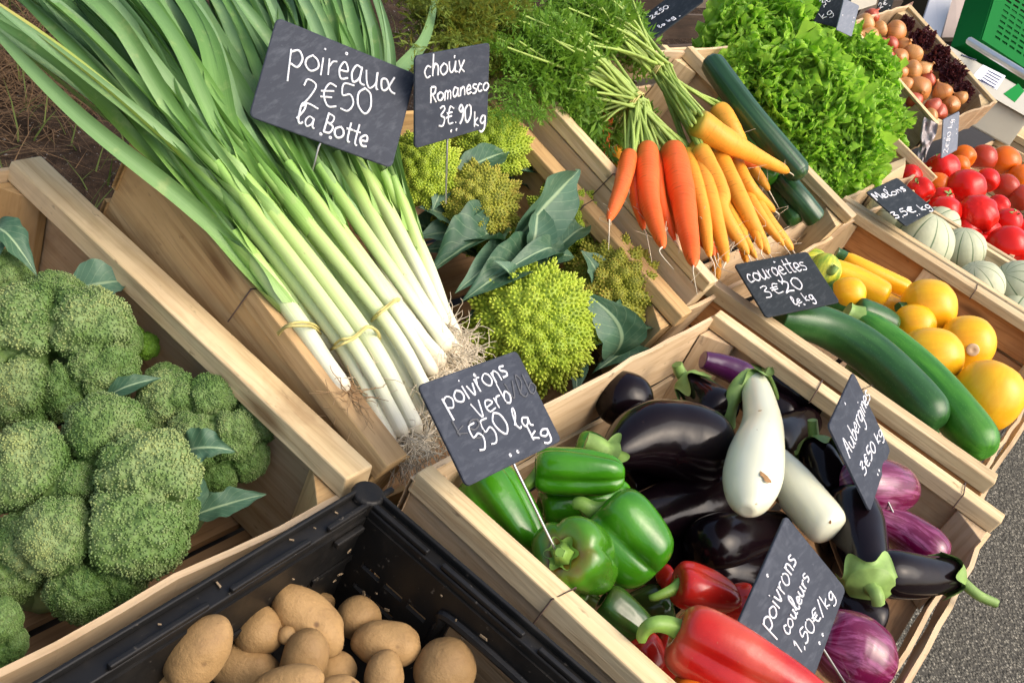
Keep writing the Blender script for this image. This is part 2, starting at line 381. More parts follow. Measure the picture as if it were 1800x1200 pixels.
# courgettes
def courg(name, c0, c1, sp):
    t = NT(name); v = t.co(); uv = t.co('UV'); n = t.noise(t.mapv(uv, (16, 3, 1)), 1.0, 3, .6); s = t.vor(v, 260); b = t.noise(v, 18, 3)
    c = t.mix(t.ramp(n, [(.35, 0), (.68, 1)]), c0, c1); c = t.mix(t.math('MULTIPLY', t.ramp(s, [(.10, 1), (.22, 0)]), .5), c, sp)
    c = t.mix(t.math('MULTIPLY', t.ramp(b, [(.55, 0), (.75, 1)]), .25), c, sp)
    t.set(Base_Color=c, Roughness=.33, Specular_IOR_Level=.4, Coat_Weight=.08, Coat_Roughness=.2); t.bump(t.noise(v, 50, 3), .15, .0015); return t.m
M_COUD = courg('courgette_dark', (.018, .075, .016), (.035, .125, .025), (.10, .22, .07))
M_COUG = courg('courgette_bright', (.03, .16, .010), (.07, .27, .018), (.16, .36, .07))
M_COUY = courg('courgette_yellow', (.86, .41, .008), (.92, .50, .014), (.93, .60, .07))
M_PATTY = courg('patty_pan', (.62, .62, .05), (.10, .26, .03), (.7, .7, .2))
# cucumber
t = NT('cucumber_skin'); v = t.co(); uv = t.co('UV'); n = t.noise(t.mapv(uv, (18, 1.5, 1)), 1, 3, .6); u = t.sep(uv)
st_ = t.math('SINE', t.math('MULTIPLY', u[0], 62.8)); c = t.mix(t.ramp(n, [(.35, 0), (.7, 1)]), (.008, .040, .010), (.022, .085, .022))
c = t.mix(t.math('MULTIPLY', t.ramp(st_, [(.75, 0), (1, 1)]), t.ramp(n, [(.45, 0), (.6, .5)])), c, (.10, .22, .09))
t.set(Base_Color=c, Roughness=.33, Coat_Weight=.2, Coat_Roughness=.2); t.bump(t.noise(v, 120, 3), .3, .001); M_CUC = t.m
# carrots
def carrot(name, c0, c1, top):
    t = NT(name); uv = t.co('UV'); v = t.co(); u = t.sep(uv)
    ring = t.noise(t.mapv(uv, (3, 46, 1)), 1, 3, .6); b = t.noise(v, 26, 3)
    c = t.mix(b, c0, c1); c = t.mix(t.math('MULTIPLY', t.ramp(ring, [(.60, 0), (.70, 1)]), .6), c, tuple(x * .45 for x in c0))
    s = t.noise(v, 240, 3); c = t.mix(t.math('MULTIPLY', t.ramp(s, [(.66, 0), (.76, 1)]), .5), c, (.22, .10, .03))
    c = t.mix(t.ramp(t.math('ADD', u[1], t.math('MULTIPLY', b, .05)), [(.035, 1), (.12, 0)]), c, top)
    t.set(Base_Color=c, Roughness=.48, Specular_IOR_Level=.35, Subsurface_Weight=.1, Subsurface_Radius=(.006, .002, .001), Subsurface_Scale=1.0); t.bump(ring, .5, .0016); return t.m
M_CARO = carrot('orange_carrot_skin', (.80, .105, .012), (.86, .16, .024), (.55, .13, .015))
M_CARY = carrot('yellow_carrot_skin', (.78, .30, .018), (.80, .39, .05), (.32, .30, .03))
M_ROOT = simple('root_hair', (.76, .64, .46), .8, .35, 80)
M_ROOTB = simple('brown_root_hair', (.42, .27, .13), .85, .45, 90)
M_CSTEM = simple('carrot_stem', (.34, .47, .09), .5, .35, 40)
def leafmat(name, c0, c1, tr, trc, rough=.5, sc=60, vein=None):
    t = NT(name); v = t.co(); n = t.noise(v, sc, 3, .6); r = t.attr()
    c = t.mix(t.math('ADD', t.math('MULTIPLY', n, .5), t.math('MULTIPLY', r, .6), True), c0, c1)
    if vein: c = t.mix(t.math('MULTIPLY', t.ramp(t.noise(v, 70, 4, .7), [(.5, 0), (.72, 1)]), .45), c, (.20, .28, .17))
    if vein:
        u = t.sep(t.co('UV')); d = t.math('ABSOLUTE', t.math('SUBTRACT', u[0], .5))
        sv = t.math('SINE', t.math('MULTIPLY', t.math('SUBTRACT', u[1], t.math('MULTIPLY', d, .55)), 56.0))
        f = t.math('MAXIMUM', t.ramp(d, [(.018, 1), (.05, 0)]), t.math('MULTIPLY', t.ramp(sv, [(.93, 0), (1.0, 1)]), .28))
        c = t.mix(t.math('MULTIPLY', f, .8), c, vein); t.bump(t.math('ADD', f, t.math('MULTIPLY', n, .5)), .3, .0015)
    t.set(Base_Color=c, Roughness=rough, Specular_IOR_Level=.35); t.translucent(trc, tr); return t.m
M_FROND = leafmat('carrot_frond', (.06, .17, .012), (.20, .36, .035), .35, (.25, .45, .04), .55)
M_FRONDY = leafmat('old_frond', (.07, .13, .010), (.19, .25, .03), .3, (.4, .35, .05), .6)
M_LETT = leafmat('lettuce_leaf', (.20, .45, .025), (.48, .74, .11), .42, (.50, .85, .08), .40, 45)
M_LETTR = leafmat('red_lettuce_leaf', (.030, .006, .010), (.12, .030, .035), .2, (.2, .05, .04), .4, 45)
M_CABB = leafmat('cabbage_leaf', (.036, .095, .05), (.115, .22, .14), .10, (.12, .3, .1), .45, 25, vein=(.34, .46, .26))
# leek: white at the root, pale green, then blue-green leaves
t = NT('leek_shaft'); u = t.sep(t.co('UV')); v = t.co(); n = t.noise(t.mapv(t.co('UV'), (34, 1.3, 1)), 1, 3, .6); n2 = t.noise(v, 14, 3)
c = t.ramp(t.math('ADD', u[1], t.math('MULTIPLY', t.math('SUBTRACT', n2, .5), .12)), [(.0, (.62, .52, .36)), (.06, (.78, .75, .60)), (.34, (.74, .77, .54)), (.62, (.57, .68, .31)), (.85, (.38, .55, .15)), (1, (.24, .44, .09))])
c = t.mix(t.math('MULTIPLY', t.ramp(n, [(.45, 0), (.75, 1)]), .28), c, (.36, .42, .16)); s = t.noise(v, 150, 3); c = t.mix(t.math('MULTIPLY', t.ramp(s, [(.69, 0), (.75, 1)]), .5), c, (.30, .22, .10))
t.set(Base_Color=c, Roughness=.4, Specular_IOR_Level=.4, Subsurface_Weight=.12, Subsurface_Radius=(.006, .006, .003), Subsurface_Scale=1.0); t.bump(n, .25, .001); M_LEEK = t.m
t = NT('leek_leaf'); u = t.sep(t.co('UV')); v = t.co(); n = t.noise(t.mapv(t.co('UV'), (26, 1.2, 1)), 1, 4, .75); n2 = t.noise(v, 11, 4, .6); r = t.attr()
c = t.ramp(t.math('ADD', u[1], t.math('MULTIPLY', t.math('SUBTRACT', n2, .5), .25)), [(.0, (.36, .56, .13)), (.22, (.24, .45, .09)), (.5, (.145, .30, .06)), (1, (.11, .245, .07))])
c = t.mix(t.math('MULTIPLY', r, .55), c, (.25, .36, .23)); c = t.mix(t.math('MULTIPLY', t.ramp(n, [(.45, 0), (.75, 1)]), .6), c, (.06, .17, .04))
c = t.mix(t.math('MULTIPLY', t.ramp(t.noise(v, 40, 4, .7), [(.58, 0), (.7, 1)]), .45), c, (.36, .44, .16))
t.set(Base_Color=c, Roughness=.42, Specular_IOR_Level=.45); t.bump(n, .35, .001); t.translucent((.22, .42, .06), .14); M_LEAF = t.m
t2 = NT('leek_leaf_yellow'); c = t2.ramp(t2.math('ADD', t2.sep(t2.co('UV'))[1], t2.math('MULTIPLY', t2.noise(t2.co(), 14, 3), .2)), [(.0, (.36, .56, .13)), (.5, (.15, .32, .08)), (.8, (.30, .38, .07)), (1, (.42, .40, .10))]); t2.set(Base_Color=c, Roughness=.5); t2.translucent((.5, .5, .08), .2); M_LEAFY = t2.m
M_STRAW = simple('straw_tie', (.58, .50, .17), .6, .25, 90)
# broccoli, romanesco
t = NT('broccoli_buds'); v = t.co(); r = t.attr(); n = t.noise(v, 16, 3, .6)
f = t.math('ADD', t.math('MULTIPLY', r, .35), t.math('MULTIPLY', t.math('SUBTRACT', t.math('MULTIPLY', n, 1.6), .35), .85))
c = t.ramp(f, [(.25, (.05, .135, .016)), (.45, (.095, .19, .036)), (.62, (.155, .24, .075)), (.8, (.24, .31, .085))]); c = t.hsv(c, .488, .90, 1.12)
t.set(Base_Color=c, Roughness=.6, Specular_IOR_Level=.3); M_BROC = t.m
M_BROCB = simple('broccoli_bright_buds', (.16, .33, .025), .6, .3, 20)
M_BSTALK = simple('broccoli_stalk', (.24, .36, .14), .5, .2, 40, .1)
t = NT('romanesco_buds'); v = t.co(); r = t.attr(); n = t.noise(v, 13, 3, .6); f = t.math('ADD', t.math('MULTIPLY', r, .7), t.math('MULTIPLY', t.math('SUBTRACT', n, .5), .5))
c = t.ramp(f, [(0, (.20, .31, .025)), (.45, (.42, .52, .05)), (1, (.62, .63, .12))]); t.set(Base_Color=c, Roughness=.55, Specular_IOR_Level=.3, Subsurface_Weight=.1, Subsurface_Radius=(.004, .004, .001), Subsurface_Scale=1.0); M_ROM = t.m
t = NT('browned_romanesco_buds'); v = t.co(); r = t.attr(); n = t.noise(v, 15, 3, .6); f = t.math('ADD', t.math('MULTIPLY', r, .7), t.math('MULTIPLY', t.math('SUBTRACT', n, .5), .6))
c = t.ramp(f, [(0, (.20, .23, .03)), (.4, (.36, .36, .045)), (.75, (.42, .28, .06)), (1, (.46, .30, .10))]); t.set(Base_Color=c, Roughness=.6, Specular_IOR_Level=.3); M_ROMB = t.m
# tomato, onion, melon
def tomato(name, c0, c1):
    t = NT(name); n = t.noise(t.co(), 14, 3); c = t.mix(n, c0, c1); s = t.noise(t.co(), 400, 2)
    t.set(Base_Color=c, Roughness=.2, Specular_IOR_Level=.3, Coat_Weight=.05, Coat_Roughness=.1, Subsurface_Weight=.08, Subsurface_Radius=(.006, .001, .001), Subsurface_Scale=1.0); return t.m
M_TOM = tomato('tomato_skin', (.60, .008, .006), (.74, .022, .010)); M_TOMO = tomato('orange_tomato_skin', (.70, .10, .008), (.78, .20, .012)); M_TOMD = tomato('dusky_tomato_skin', (.33, .028, .016), (.50, .06, .02))
t = NT('onion_skin'); u = t.sep(t.co('UV')); v = t.co(); n = t.noise(t.mapv(t.co('UV'), (46, 1.2, 1)), 1, 3, .6); b = t.noise(v, 14, 3); r = t.rnd()
c = t.mix(r, (.50, .16, .035), (.62, .35, .12)); c = t.mix(b, c, (.55, .24, .06)); c = t.mix(t.math('MULTIPLY', t.ramp(n, [(.5, 0), (.7, 1)]), .5), c, (.30, .10, .03))
t.set(Base_Color=c, Roughness=.35, Coat_Weight=.15); M_ONION = t.m
t = NT('shallot_skin'); v = t.co(); n = t.noise(t.mapv(t.co('UV'), (46, 1.2, 1)), 1, 3, .6); c = t.mix(t.ramp(n, [(.4, 0), (.7, 1)]), (.48, .085, .03), (.34, .06, .03)); t.set(Base_Color=c, Roughness=.35, Coat_Weight=.15); M_SHAL = t.m
t = NT('melon_rind'); u = t.sep(t.co('UV')); v = t.co(); rib = t.math('ABSOLUTE', t.math('SINE', t.math('MULTIPLY', u[0], math.pi * 10)))
n = t.noise(v, 90, 4, .7); c = t.mix(n, (.42, .45, .27), (.60, .61, .42)); c = t.mix(t.ramp(t.math('ADD', rib, t.math('MULTIPLY', t.noise(v, 50, 2), .1)), [(.09, 1), (.25, 0)]), c, (.09, .155, .065))
t.set(Base_Color=c, Roughness=.6); t.bump(t.noise(v, 140, 3), .3, .001); M_MELON = t.m
# ground
t = NT('asphalt'); v = t.co(); k = t.n('ShaderNodeTexVoronoi'); t.l(v, k.inputs['Vector']); k.inputs['Scale'].default_value = 125
k2 = t.noise(v, 160, 4, .7); g = t.sep(k.outputs['Color'])[0]; c = t.ramp(g, [(0, (.075, .071, .056)), (.5, (.155, .146, .115)), (.85, (.26, .245, .195)), (1, (.40, .375, .305))])
c = t.mix(t.ramp(k.outputs['Distance'], [(.35, 0), (.62, .85)]), c, (.034, .032, .026)); c = t.mix(t.math('MULTIPLY', t.ramp(k2, [(.4, 0), (.7, 1)]), .4), c, (.05, .048, .042)); c = t.mix(t.math('MULTIPLY', t.noise(v, 2.5, 3), .35), c, (.13, .125, .11))
t.set(Base_Color=c, Roughness=.9, Specular_IOR_Level=.2); t.bump(t.ramp(k.outputs['Distance'], [(0, 1), (.7, 0)]), .9, .006); M_ASPH = t.m
t = NT('soil'); v = t.co(); n = t.noise(v, 9, 6, .7); s = t.noise(v, 70, 4, .75); c = t.ramp(n, [(.3, (.022, .014, .009)), (.6, (.075, .048, .030)), (.8, (.13, .09, .055))])
c = t.mix(t.ramp(s, [(.63, 0), (.69, 1)]), c, (.40, .38, .34)); t.set(Base_Color=c, Roughness=.95, Specular_IOR_Level=.1); t.bump(t.math('ADD', n, s), 1.0, .03); M_SOIL = t.m
M_DRY = leafmat('dry_grass_blade', (.065, .036, .017), (.20, .12, .055), .12, (.4, .25, .1), .8, 8)
M_GRASS = leafmat('green_grass_blade', (.04, .07, .010), (.13, .16, .03), .2, (.2, .3, .05), .7, 8)
# scale
M_CASE = simple('beige_casing', (.36, .35, .29), .5, .06, 20); M_GREENP = simple('green_plastic', (.004, .17, .030), .65, .08, 10, 0, .08); M_CHROME = simple('steel_edge', (.62, .62, .6), .3, Metallic=.7)
M_PAPER = simple('white_paper', (.72, .75, .84), .7, .05, 20); M_INK = simple('dark_print', (.05, .06, .12), .7); M_WHITE = simple('white_board', (.68, .68, .70), .6, .08, 12); M_CARD = simple('pink_cardboard', (.55, .28, .17), .8, .1, 20)
M_CLOTH = simple('dark_cloth', (.020, .017, .015), .9, .3, 30); M_STEEL = simple('dark_steel', (.05, .05, .05), .5, Metallic=.5)
M_FOIL = simple('cloudy_film', (.42, .37, .36), .25, .3, 60, .4); M_PINKW = simple('pinkish_board', (.46, .37, .31), .7, .1, 20)
M_BEAN = simple('green_bean_pod', (.20, .24, .07), .5, .3, 40)
# ------------------------------------------------------------------ ground, table
mb = MB(); n = 60
gx = np.linspace(-8, 40, n); gy = np.linspace(-30, 1.02, n)
G = np.stack(np.meshgrid(gx, gy, indexing='ij') + [np.full((n, n), -.80)], -1); mb.grid(G[:, ::-1])
tag(mb.build('asphalt_ground', M_ASPH, origin=(0, 0, -.8)), kind='structure')
mb = MB(); nx, ny = 220, 160
X_, Y_ = np.meshgrid(np.linspace(-1.5, 9, nx), np.linspace(1.02, 8, ny), indexing='ij')
Zs = -.80 + .05 * fbm(np.stack([X_ * 2.2, Y_ * 2.2, X_ * 0], -1), 4) + .02 + .10 * np.clip((Y_ - 1.6) / 2, 0, 1)
Zs[:, 0] = -.81; mb.grid(np.stack([X_, Y_, Zs], -1)[:, ::-1]); tag(mb.build('soil', M_SOIL, origin=(0, 0, -.8)), kind='structure')
mb = MB(); gx = np.linspace(-30, 60, 20); gy = np.linspace(7.9, 90, 20)
mb.grid(np.stack(np.meshgrid(gx, gy, indexing='ij') + [np.full((20, 20), -.72)], -1)[:, ::-1]); tag(mb.build('ground', M_SOIL, origin=(0, 0, -.72)), kind='structure')

def blades(mb, base, ln, wd, up, lean):
    """one bent blade per base point"""
    k = len(base); a = RNG.uniform(0, 2 * np.pi, k); L = ln * RNG.uniform(.5, 1.3, k); wv = wd * RNG.uniform(.6, 1.3, k)
    d = np.stack([np.cos(a), np.sin(a), np.zeros(k)], -1); sd_ = np.stack([-np.sin(a), np.cos(a), np.zeros(k)], -1)
    le = lean * RNG.uniform(.3, 1.2, k); V = []
    for t_ in (0, .35, .7, 1.0):
        c = base + d * (L * le * t_ ** 1.6)[:, None] + A(0, 0, 1) * (L * up * (t_ - .45 * t_ ** 2 * np.clip(le, 0, 1)))[:, None]
        h = (wv * (1 - t_ ** 2 * .9))[:, None]; V += [c - sd_ * h, c + sd_ * h]
    V = np.stack(V, 1).reshape(-1, 3); i0 = np.arange(k)[:, None] * 8
    F = np.concatenate([i0 + np.array([[2 * q, 2 * q + 1, 2 * q + 3, 2 * q + 2]]) for q in range(3)])
    mb.add(V, F, None, np.repeat(RNG.uniform(0, 1, k), 8))
def scatter(n_, x0, x1, y0, y1, thr=0.0, sc=3.0):
    P = np.stack([RNG.uniform(x0, x1, n_), RNG.uniform(y0, y1, n_), np.full(n_, -.80)], -1)
    m = fbm(P * A(sc, sc, 0) + 5.0, 2) > thr; P = P[m]; P[:, 2] += .01; return P
mb = MB(); blades(mb, scatter(9000, .3, 6, 1.1, 4.5, .05, 2.0), .16, .0016, .35, 1.3); blades(mb, scatter(900, .3, 4, 1.1, 3.5, .0, 2.0), .07, .006, .3, .9)
c0 = W.Q(100, 150, -.8)
Pc = c0 + RNG.normal(0, 1, (2600, 3)) * A(.35, .3, 0); Pc[:, 2] = -.79; blades(mb, Pc, .22, .0018, .5, 1.4)
tag(mb.build('dry_grass', M_DRY, origin=(1, 2, -.8), smooth=False), kind='stuff')
mb = MB(); blades(mb, scatter(9000, .8, 9, 1.6, 6, .05, 1.3), .20, .0025, .8, .7); tag(mb.build('green_grass', M_GRASS, origin=(3, 3, -.8), smooth=False), kind='stuff')

tb = thing('market_table', 'long low market table under all the wooden crates, covered with dark cloth', 'table', (1.9, .35, -.8))
mb = MB(); mb.box((-.4, -.085, -.235), (5.4, .86, -.205), axis=0); mb.build('table_top', M_DWOOD, tb, bevel=.004)
for x in (-.3, 1.6, 3.5, 5.3):
    for y in (-.02, .80):
        mb = MB(); mb.box((x - .025, y - .025, -.80), (x + .025, y + .025, -.236), axis=2); mb.build('leg', M_STEEL, tb)
mb = MB(); nxx = 120; xs = np.linspace(-.41, 5.41, nxx); zz = np.linspace(-.60, -.2, 8)
for y, sg in ((-.095, -1), (.872, 1)):
    G = np.zeros((nxx, 8, 3)); G[..., 0] = xs[:, None]; G[..., 2] = zz[None]; G[..., 1] = y + sg * .006 * np.sin(xs * 40)[:, None] * (1 - (zz[None] + .6) / .4); mb.grid(G)
mb.grid(np.stack(np.meshgrid(xs, np.linspace(-.095, .872, 12), indexing='ij') + [np.full((nxx, 12), -.2005)], -1))
mb.build('cloth', M_CLOTH, tb)

# ------------------------------------------------------------------ wooden crates
def post(mb, fr, x, y, sx, sy, z0, z1, s=.040):
    a = np.array([[x, y], [x + sx * s, y], [x, y + sy * s], [x + sx * .012, y + sy * s]])
    P = np.array([[*(a[q]), z] for q in (0, 1, 2, 3) for z in (z0, z1)])
    # order binary x,y,z
    P = np.array([[x, y, z0], [x, y, z1], [x, y + sy * s, z0], [x, y + sy * s, z1], [x + sx * s, y, z0], [x + sx * s, y, z1], [x + sx * .010, y + sy * s, z0], [x + sx * .010, y + sy * s, z1]])
    mb.hexa(P, fr, axis=2)
def crate(label, fr, x0, x1, y0, y1, H=.15, bat=.026, bath=.022, mats=(M_WOOD, M_PLY), front=((-.105, -.045),), back=((-.07, -.006),), bottom=True,
          left=True, right=True, wires=(.25, .75), group='wooden crates', plank=None, postmat=None, inner=False, name='wooden_crate', splitplank=False, midpost=None, basemat=None):
    xm, ym = (x0 + x1) / 2, (y0 + y1) / 2
    t_ = thing(name, label, 'crate', fr.w((xm, ym, -H)), group)
    mw, mp = mats
    for side, x, s, on in (('l', x0, 1, left), ('r', x1, -1, right)):
        if not on: continue
        m1 = MB()
        if splitplank:
            m1.box((min(x, x + s * .009), y0, -H + .002), (max(x, x + s * .009), y1, -H * .52), fr, axis=1)
            m1.box((min(x, x + s * .009), y0, -H * .49), (max(x, x + s * .009), y1, -bath), fr, axis=1)
        else: m1.box((min(x, x + s * .009), y0, -H + .002), (max(x, x + s * .009), y1, -bath), fr, axis=1)
        e = m1.build('end_panel', plank or mp, t_, smooth=False, bevel=.0012)
        m2 = MB(); a, b = x - s * .003, x + s * (bat - .003); m2.box((min(a, b), y0 - .004, -bath + .001), (max(a, b), y1 + .004, 0), fr, axis=1, jit=.002)
        m2.build('rail', mw, t_, smooth=False, bevel=.0018)
        m3 = MB(); post(m3, fr, x + s * .0095, y0 + .001, s, 1, -H + .003, -bath - .001); m3.build('corner_post', postmat or mw, t_, smooth=False, bevel=.001)
        m3 = MB(); post(m3, fr, x + s * .0095, y1 - .001, s, -1, -H + .003, -bath - .001); m3.build('corner_post', postmat or mw, t_, smooth=False, bevel=.001)
        for wv in wires:
            yw = y0 + (y1 - y0) * wv; a, b = x - s * .0045, x + s * (bat - .0015)
            m4 = MB(); m4.tube([fr.w(q) for q in ((a, yw + .006, -.05), (a, yw + .002, .0012), (b, yw - .003, .0012), (b, yw - .004, -.022))], .0009, 5); m4.build('binding_wire', M_RUST, t_)
    for y, s, zs in ((y0, 1, front), (y1, -1, back)):
        for (za, zb) in zs:
            m1 = MB(); a, b = y - s * .0062, y - s * .0006
            k = 14; xs = np.linspace(x0 - .003, x1 + .003, k)       # slightly wavy thin slat
            wob = .0015 * RNG.normal(size=k); zt = zb + .0012 * RNG.normal(size=k)
            G = np.array([[(x, a + w_, za), (x, a + w_, z_), (x, b + w_, z_), (x, b + w_, za)] for x, w_, z_ in zip(xs, wob, zt)])
            us = np.array([0, .06, .066, .126, .132]) + RNG.uniform(0, 5)
            m1.grid(fr.w(G), True, us=us, vs_=xs + RNG.uniform(0, 5))
            ob = m1.build('side_slat', mp, t_, smooth=False)
            l_ = ob.data.uv_layers[0].data; arr = np.zeros(len(l_) * 2, np.float32); l_.foreach_get('uv', arr); arr = arr.reshape(-1, 2)[:, ::-1].copy(); l_.foreach_set('uv', arr.ravel())
            nm = MB(); 
    if midpost:
        m1 = MB(); m1.box((x1 - .020, midpost - .02, -H + .004), (x1 - .0098, midpost + .02, -bath - .001), fr, axis=2); m1.build('middle_post', mp, t_, smooth=False, bevel=.001)
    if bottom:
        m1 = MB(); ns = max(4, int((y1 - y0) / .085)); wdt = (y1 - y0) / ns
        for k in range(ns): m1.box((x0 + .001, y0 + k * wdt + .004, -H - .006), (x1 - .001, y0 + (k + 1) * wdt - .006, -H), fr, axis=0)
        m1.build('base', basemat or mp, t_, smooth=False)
    return t_
T2 = tilted(.325, 13.3)                                # second row: crates propped up at the back
T2C = tilted(.325, 13.3, .045)                         # the carrot crate sits a little higher
crate('pale crate full of broccoli heads, behind the black plastic crate', W, -.05, .570, .334, .835, H=.17, bat=.033, front=((-.12, -.022),), back=((-.15, -.09), (-.075, -.01)), left=True, postmat=M_WOOD2, wires=(), basemat=M_WOODSH)
crate('honey-coloured tilted crate holding the leek bunches and the romanesco heads', T2, .588, 1.180, .004, .404, H=.15, bat=.028, mats=(M_WOOD2, M_WOOD2), front=((-.14, -.09),), back=((-.14, -.09), (-.07, -.01)), wires=(.5,), splitplank=False, basemat=M_WOODSH)
crate('tilted crate holding the bunched carrots, between romanesco and lettuce', T2C, 1.197, 1.800, .004, .435, H=.15, bat=.024, mats=(M_WOOD, M_PLY), front=((-.14, -.06),), back=((-.14, -.09), (-.07, -.01)), wires=(.45,), basemat=M_WOODSH)
crate('tilted crate heaped with green frilly lettuce', T2, 1.815, 2.56, .03, .50, H=.15, bat=.022, mats=(M_WOOD, M_PLY), front=((-.12, -.02),), back=((-.14, -.09), (-.07, -.01)), wires=())
crate('wide pale crate holding green peppers, red peppers and aubergines', W, .604, 1.240, -.118, .303, H=.155, bat=.027, front=((-.150, -.115), (-.075, -.034)), back=((-.15, -.10), (-.088, -.006)), wires=(.12, .62), postmat=M_PLY, basemat=M_WOODSH)
crate('pale crate with red-brown inner end board holding courgettes', W, 1.300, 1.990, -.090, .385, H=.155, bat=.026, front=((-.150, -.115), (-.075, -.030)), back=((-.15, -.10), (-.088, -.006)), wires=(.4,), plank=M_WOOD3, splitplank=True, midpost=.175)
crate('narrow crate of pale green melons, between the courgettes and the tomatoes', W, 2.010, 2.262, -.10, .400, H=.155, bat=.022, mats=(M_WOOD, M_PLY), front=((-.15, -.03),), back=((-.15, -.09), (-.07, -.004)), wires=())
crate('crate of red tomatoes with a pale partition board, beyond the melons', W, 2.285, 3.45, -.12, .385, H=.155, bat=.022, mats=(M_WOOD, M_PLY), front=((-.15, -.03),), back=((-.15, -.09), (-.07, -.004)), wires=())

# ------------------------------------------------------------------ black plastic crate
def panel(mb, o, eu, ev, en, u0, u1, v0, v1, th, holes):
    """flat panel with rectangular holes; o + u*eu + v*ev, thickness th along en"""
    us = sorted({u0, u1, *[h[0] for h in holes], *[h[1] for h in holes]}); vs_ = sorted({v0, v1, *[h[2] for h in holes], *[h[3] for h in holes]})
    us, vs_ = np.array(us), np.array(vs_); S = np.ones((len(us) - 1, len(vs_) - 1), bool)
    uc, vc = (us[1:] + us[:-1]) / 2, (vs_[1:] + vs_[:-1]) / 2
    for h in holes: S[np.ix_((uc > h[0]) & (uc < h[1]), (vc > h[2]) & (vc < h[3]))] = False
    p = lambda u, v, n_: o + u * eu + v * ev + n_ * en
    V = []; 
    def q(a, b, c, d): V.extend([a, b, c, d])
    for i in range(len(us) - 1):
        for j in range(len(vs_) - 1):
            if not S[i, j]: continue
            a, b, c, d = us[i], us[i + 1], vs_[j], vs_[j + 1]
            q(p(a, c, 0), p(b, c, 0), p(b, d, 0), p(a, d, 0)); q(p(a, c, th), p(a, d, th), p(b, d, th), p(b, c, th))
            for di, dj, e in ((-1, 0, ((a, c), (a, d))), (1, 0, ((b, c), (b, d))), (0, -1, ((a, c), (b, c))), (0, 1, ((a, d), (b, d)))):
                ii, jj = i + di, j + dj
                if 0 <= ii < S.shape[0] and 0 <= jj < S.shape[1] and S[ii, jj]: continue
                q(p(*e[0], 0), p(*e[1], 0), p(*e[1], th), p(*e[0], th))
    V = np.array(V); mb.add(V, np.arange(len(V)).reshape(-1, 4))
bx0, bx1, by0, by1, bz = -.06, .542, -.112, .304, -.20
bk = thing('plastic_crate', 'black plastic crate with slotted walls holding potatoes', 'crate', ((bx0 + bx1) / 2, .1, bz))
holes = []
for k in range(10):
    for r_ in range(4):
        u = .035 + k * .052 + (.012 if r_ % 2 else 0)
        if k in (3, 6) : continue
        z = bz + .055 + r_ * .026; holes.append((u, u + .032, z, z + .006))
for k in range(8): holes.append((.05 + k * .066, .05 + k * .066 + .010, bz + .03, bz + .042))
mb = MB(); panel(mb, A(bx0, by1 - .006, 0), A(1, 0, 0), A(0, 0, 1), A(0, 1, 0), 0, bx1 - bx0, bz, -.012, .004, holes)
for k in range(9): mb.box((bx0 + .02 + k * .066, by1 - .0085, -.062), (bx0 + .078 + k * .066, by1 - .0065, -.056), jit=0)
wl = mb.build('wall', M_BLACK, bk, smooth=False)
sy = by1 - by0
hh = [(.09, .20, -.075, -.035)] + [(.27 + .03 * k, .292 + .03 * k, -.058 - .02 * (k % 2), -.054 - .02 * (k % 2)) for k in range(4)]
hh = [(.215, .305, -.080, -.034)] + [(.325 + .026 * k, .345 + .026 * k, z, z + .006) for k in range(3) for z in (-.06, -.085, -.11, -.135)] + [(.05 + .03 * k, .072 + .03 * k, z, z + .006) for k in range(5) for z in (-.06, -.085, -.11, -.135)]
mb = MB(); panel(mb, A(bx1 - .006, by0, 0), A(0, 1, 0), A(0, 0, 1), A(1, 0, 0), 0, sy, bz, -.012, .004, hh)
# rounded rim round the hand hole
hp = [(.215, -.080), (.305, -.080), (.312, -.068), (.312, -.046), (.305, -.034), (.215, -.034), (.208, -.046), (.208, -.068), (.215, -.080)]
mb.tube(catmull([(bx1 - .0075, by0 + a, b) for a, b in hp], 60), .0045, 8); mb.build('wall', M_BLACK, bk, smooth=False)
mb = MB(); panel(mb, A(bx0, by0, 0), A(1, 0, 0), A(0, 0, 1), A(0, 1, 0), 0, bx1 - bx0, bz, -.012, .004, holes[::2]); mb.build('wall', M_BLACK, bk, smooth=False)
mb = MB(); panel(mb, A(bx0, by0 + .001, 0), A(0, 1, 0), A(0, 0, 1), A(1, 0, 0), .004, sy - .008, bz, -.012, .004, [(.14, .255, -.078, -.036)]); mb.build('wall', M_BLACK, bk, smooth=False)
mb = MB(); mb.box((bx0, by0, bz - .008), (bx1, by1, bz - .001), jit=0); mb.build('base', M_BLACK, bk, smooth=False)
mb = MB()                                              # stepped lip round the top
for a, b in (((bx0 - .014, by1 - .004, -.014), (bx1 + .014, by1 + .016, -.004)), ((bx0 - .014, by0 - .016, -.014), (bx1 + .014, by0 + .004, -.004)),
             ((bx1 - .004, by0 + .0045, -.0138), (bx1 + .0135, by1 - .0045, -.0042)), ((bx0 - .0135, by0 + .0045, -.0138), (bx0 + .004, by1 - .0045, -.0042))):
    mb.box(a, b, jit=0)
mb.box((bx0 - .012, by1 + .011, -.0035), (bx1 + .012, by1 + .015, .003), jit=0); mb.box((bx1 + .0085, by0, -.0035), (bx1 + .0125, by1 + .010, .003), jit=0)
for k in range(6): mb.box((bx0 + .05 + k * .1, by1 - .004, -.0035), (bx0 + .13 + k * .1, by1 + .001, .001), jit=0)
for k in range(4): mb.box((bx1 - .003, by0 + .05 + k * .1, -.0035), (bx1 + .002, by0 + .135 + k * .1, .001), jit=0)
mb.box((bx1 - .045, by1 - .012, -.020), (bx1 - .012, by1 - .0062, -.0142), jit=0)
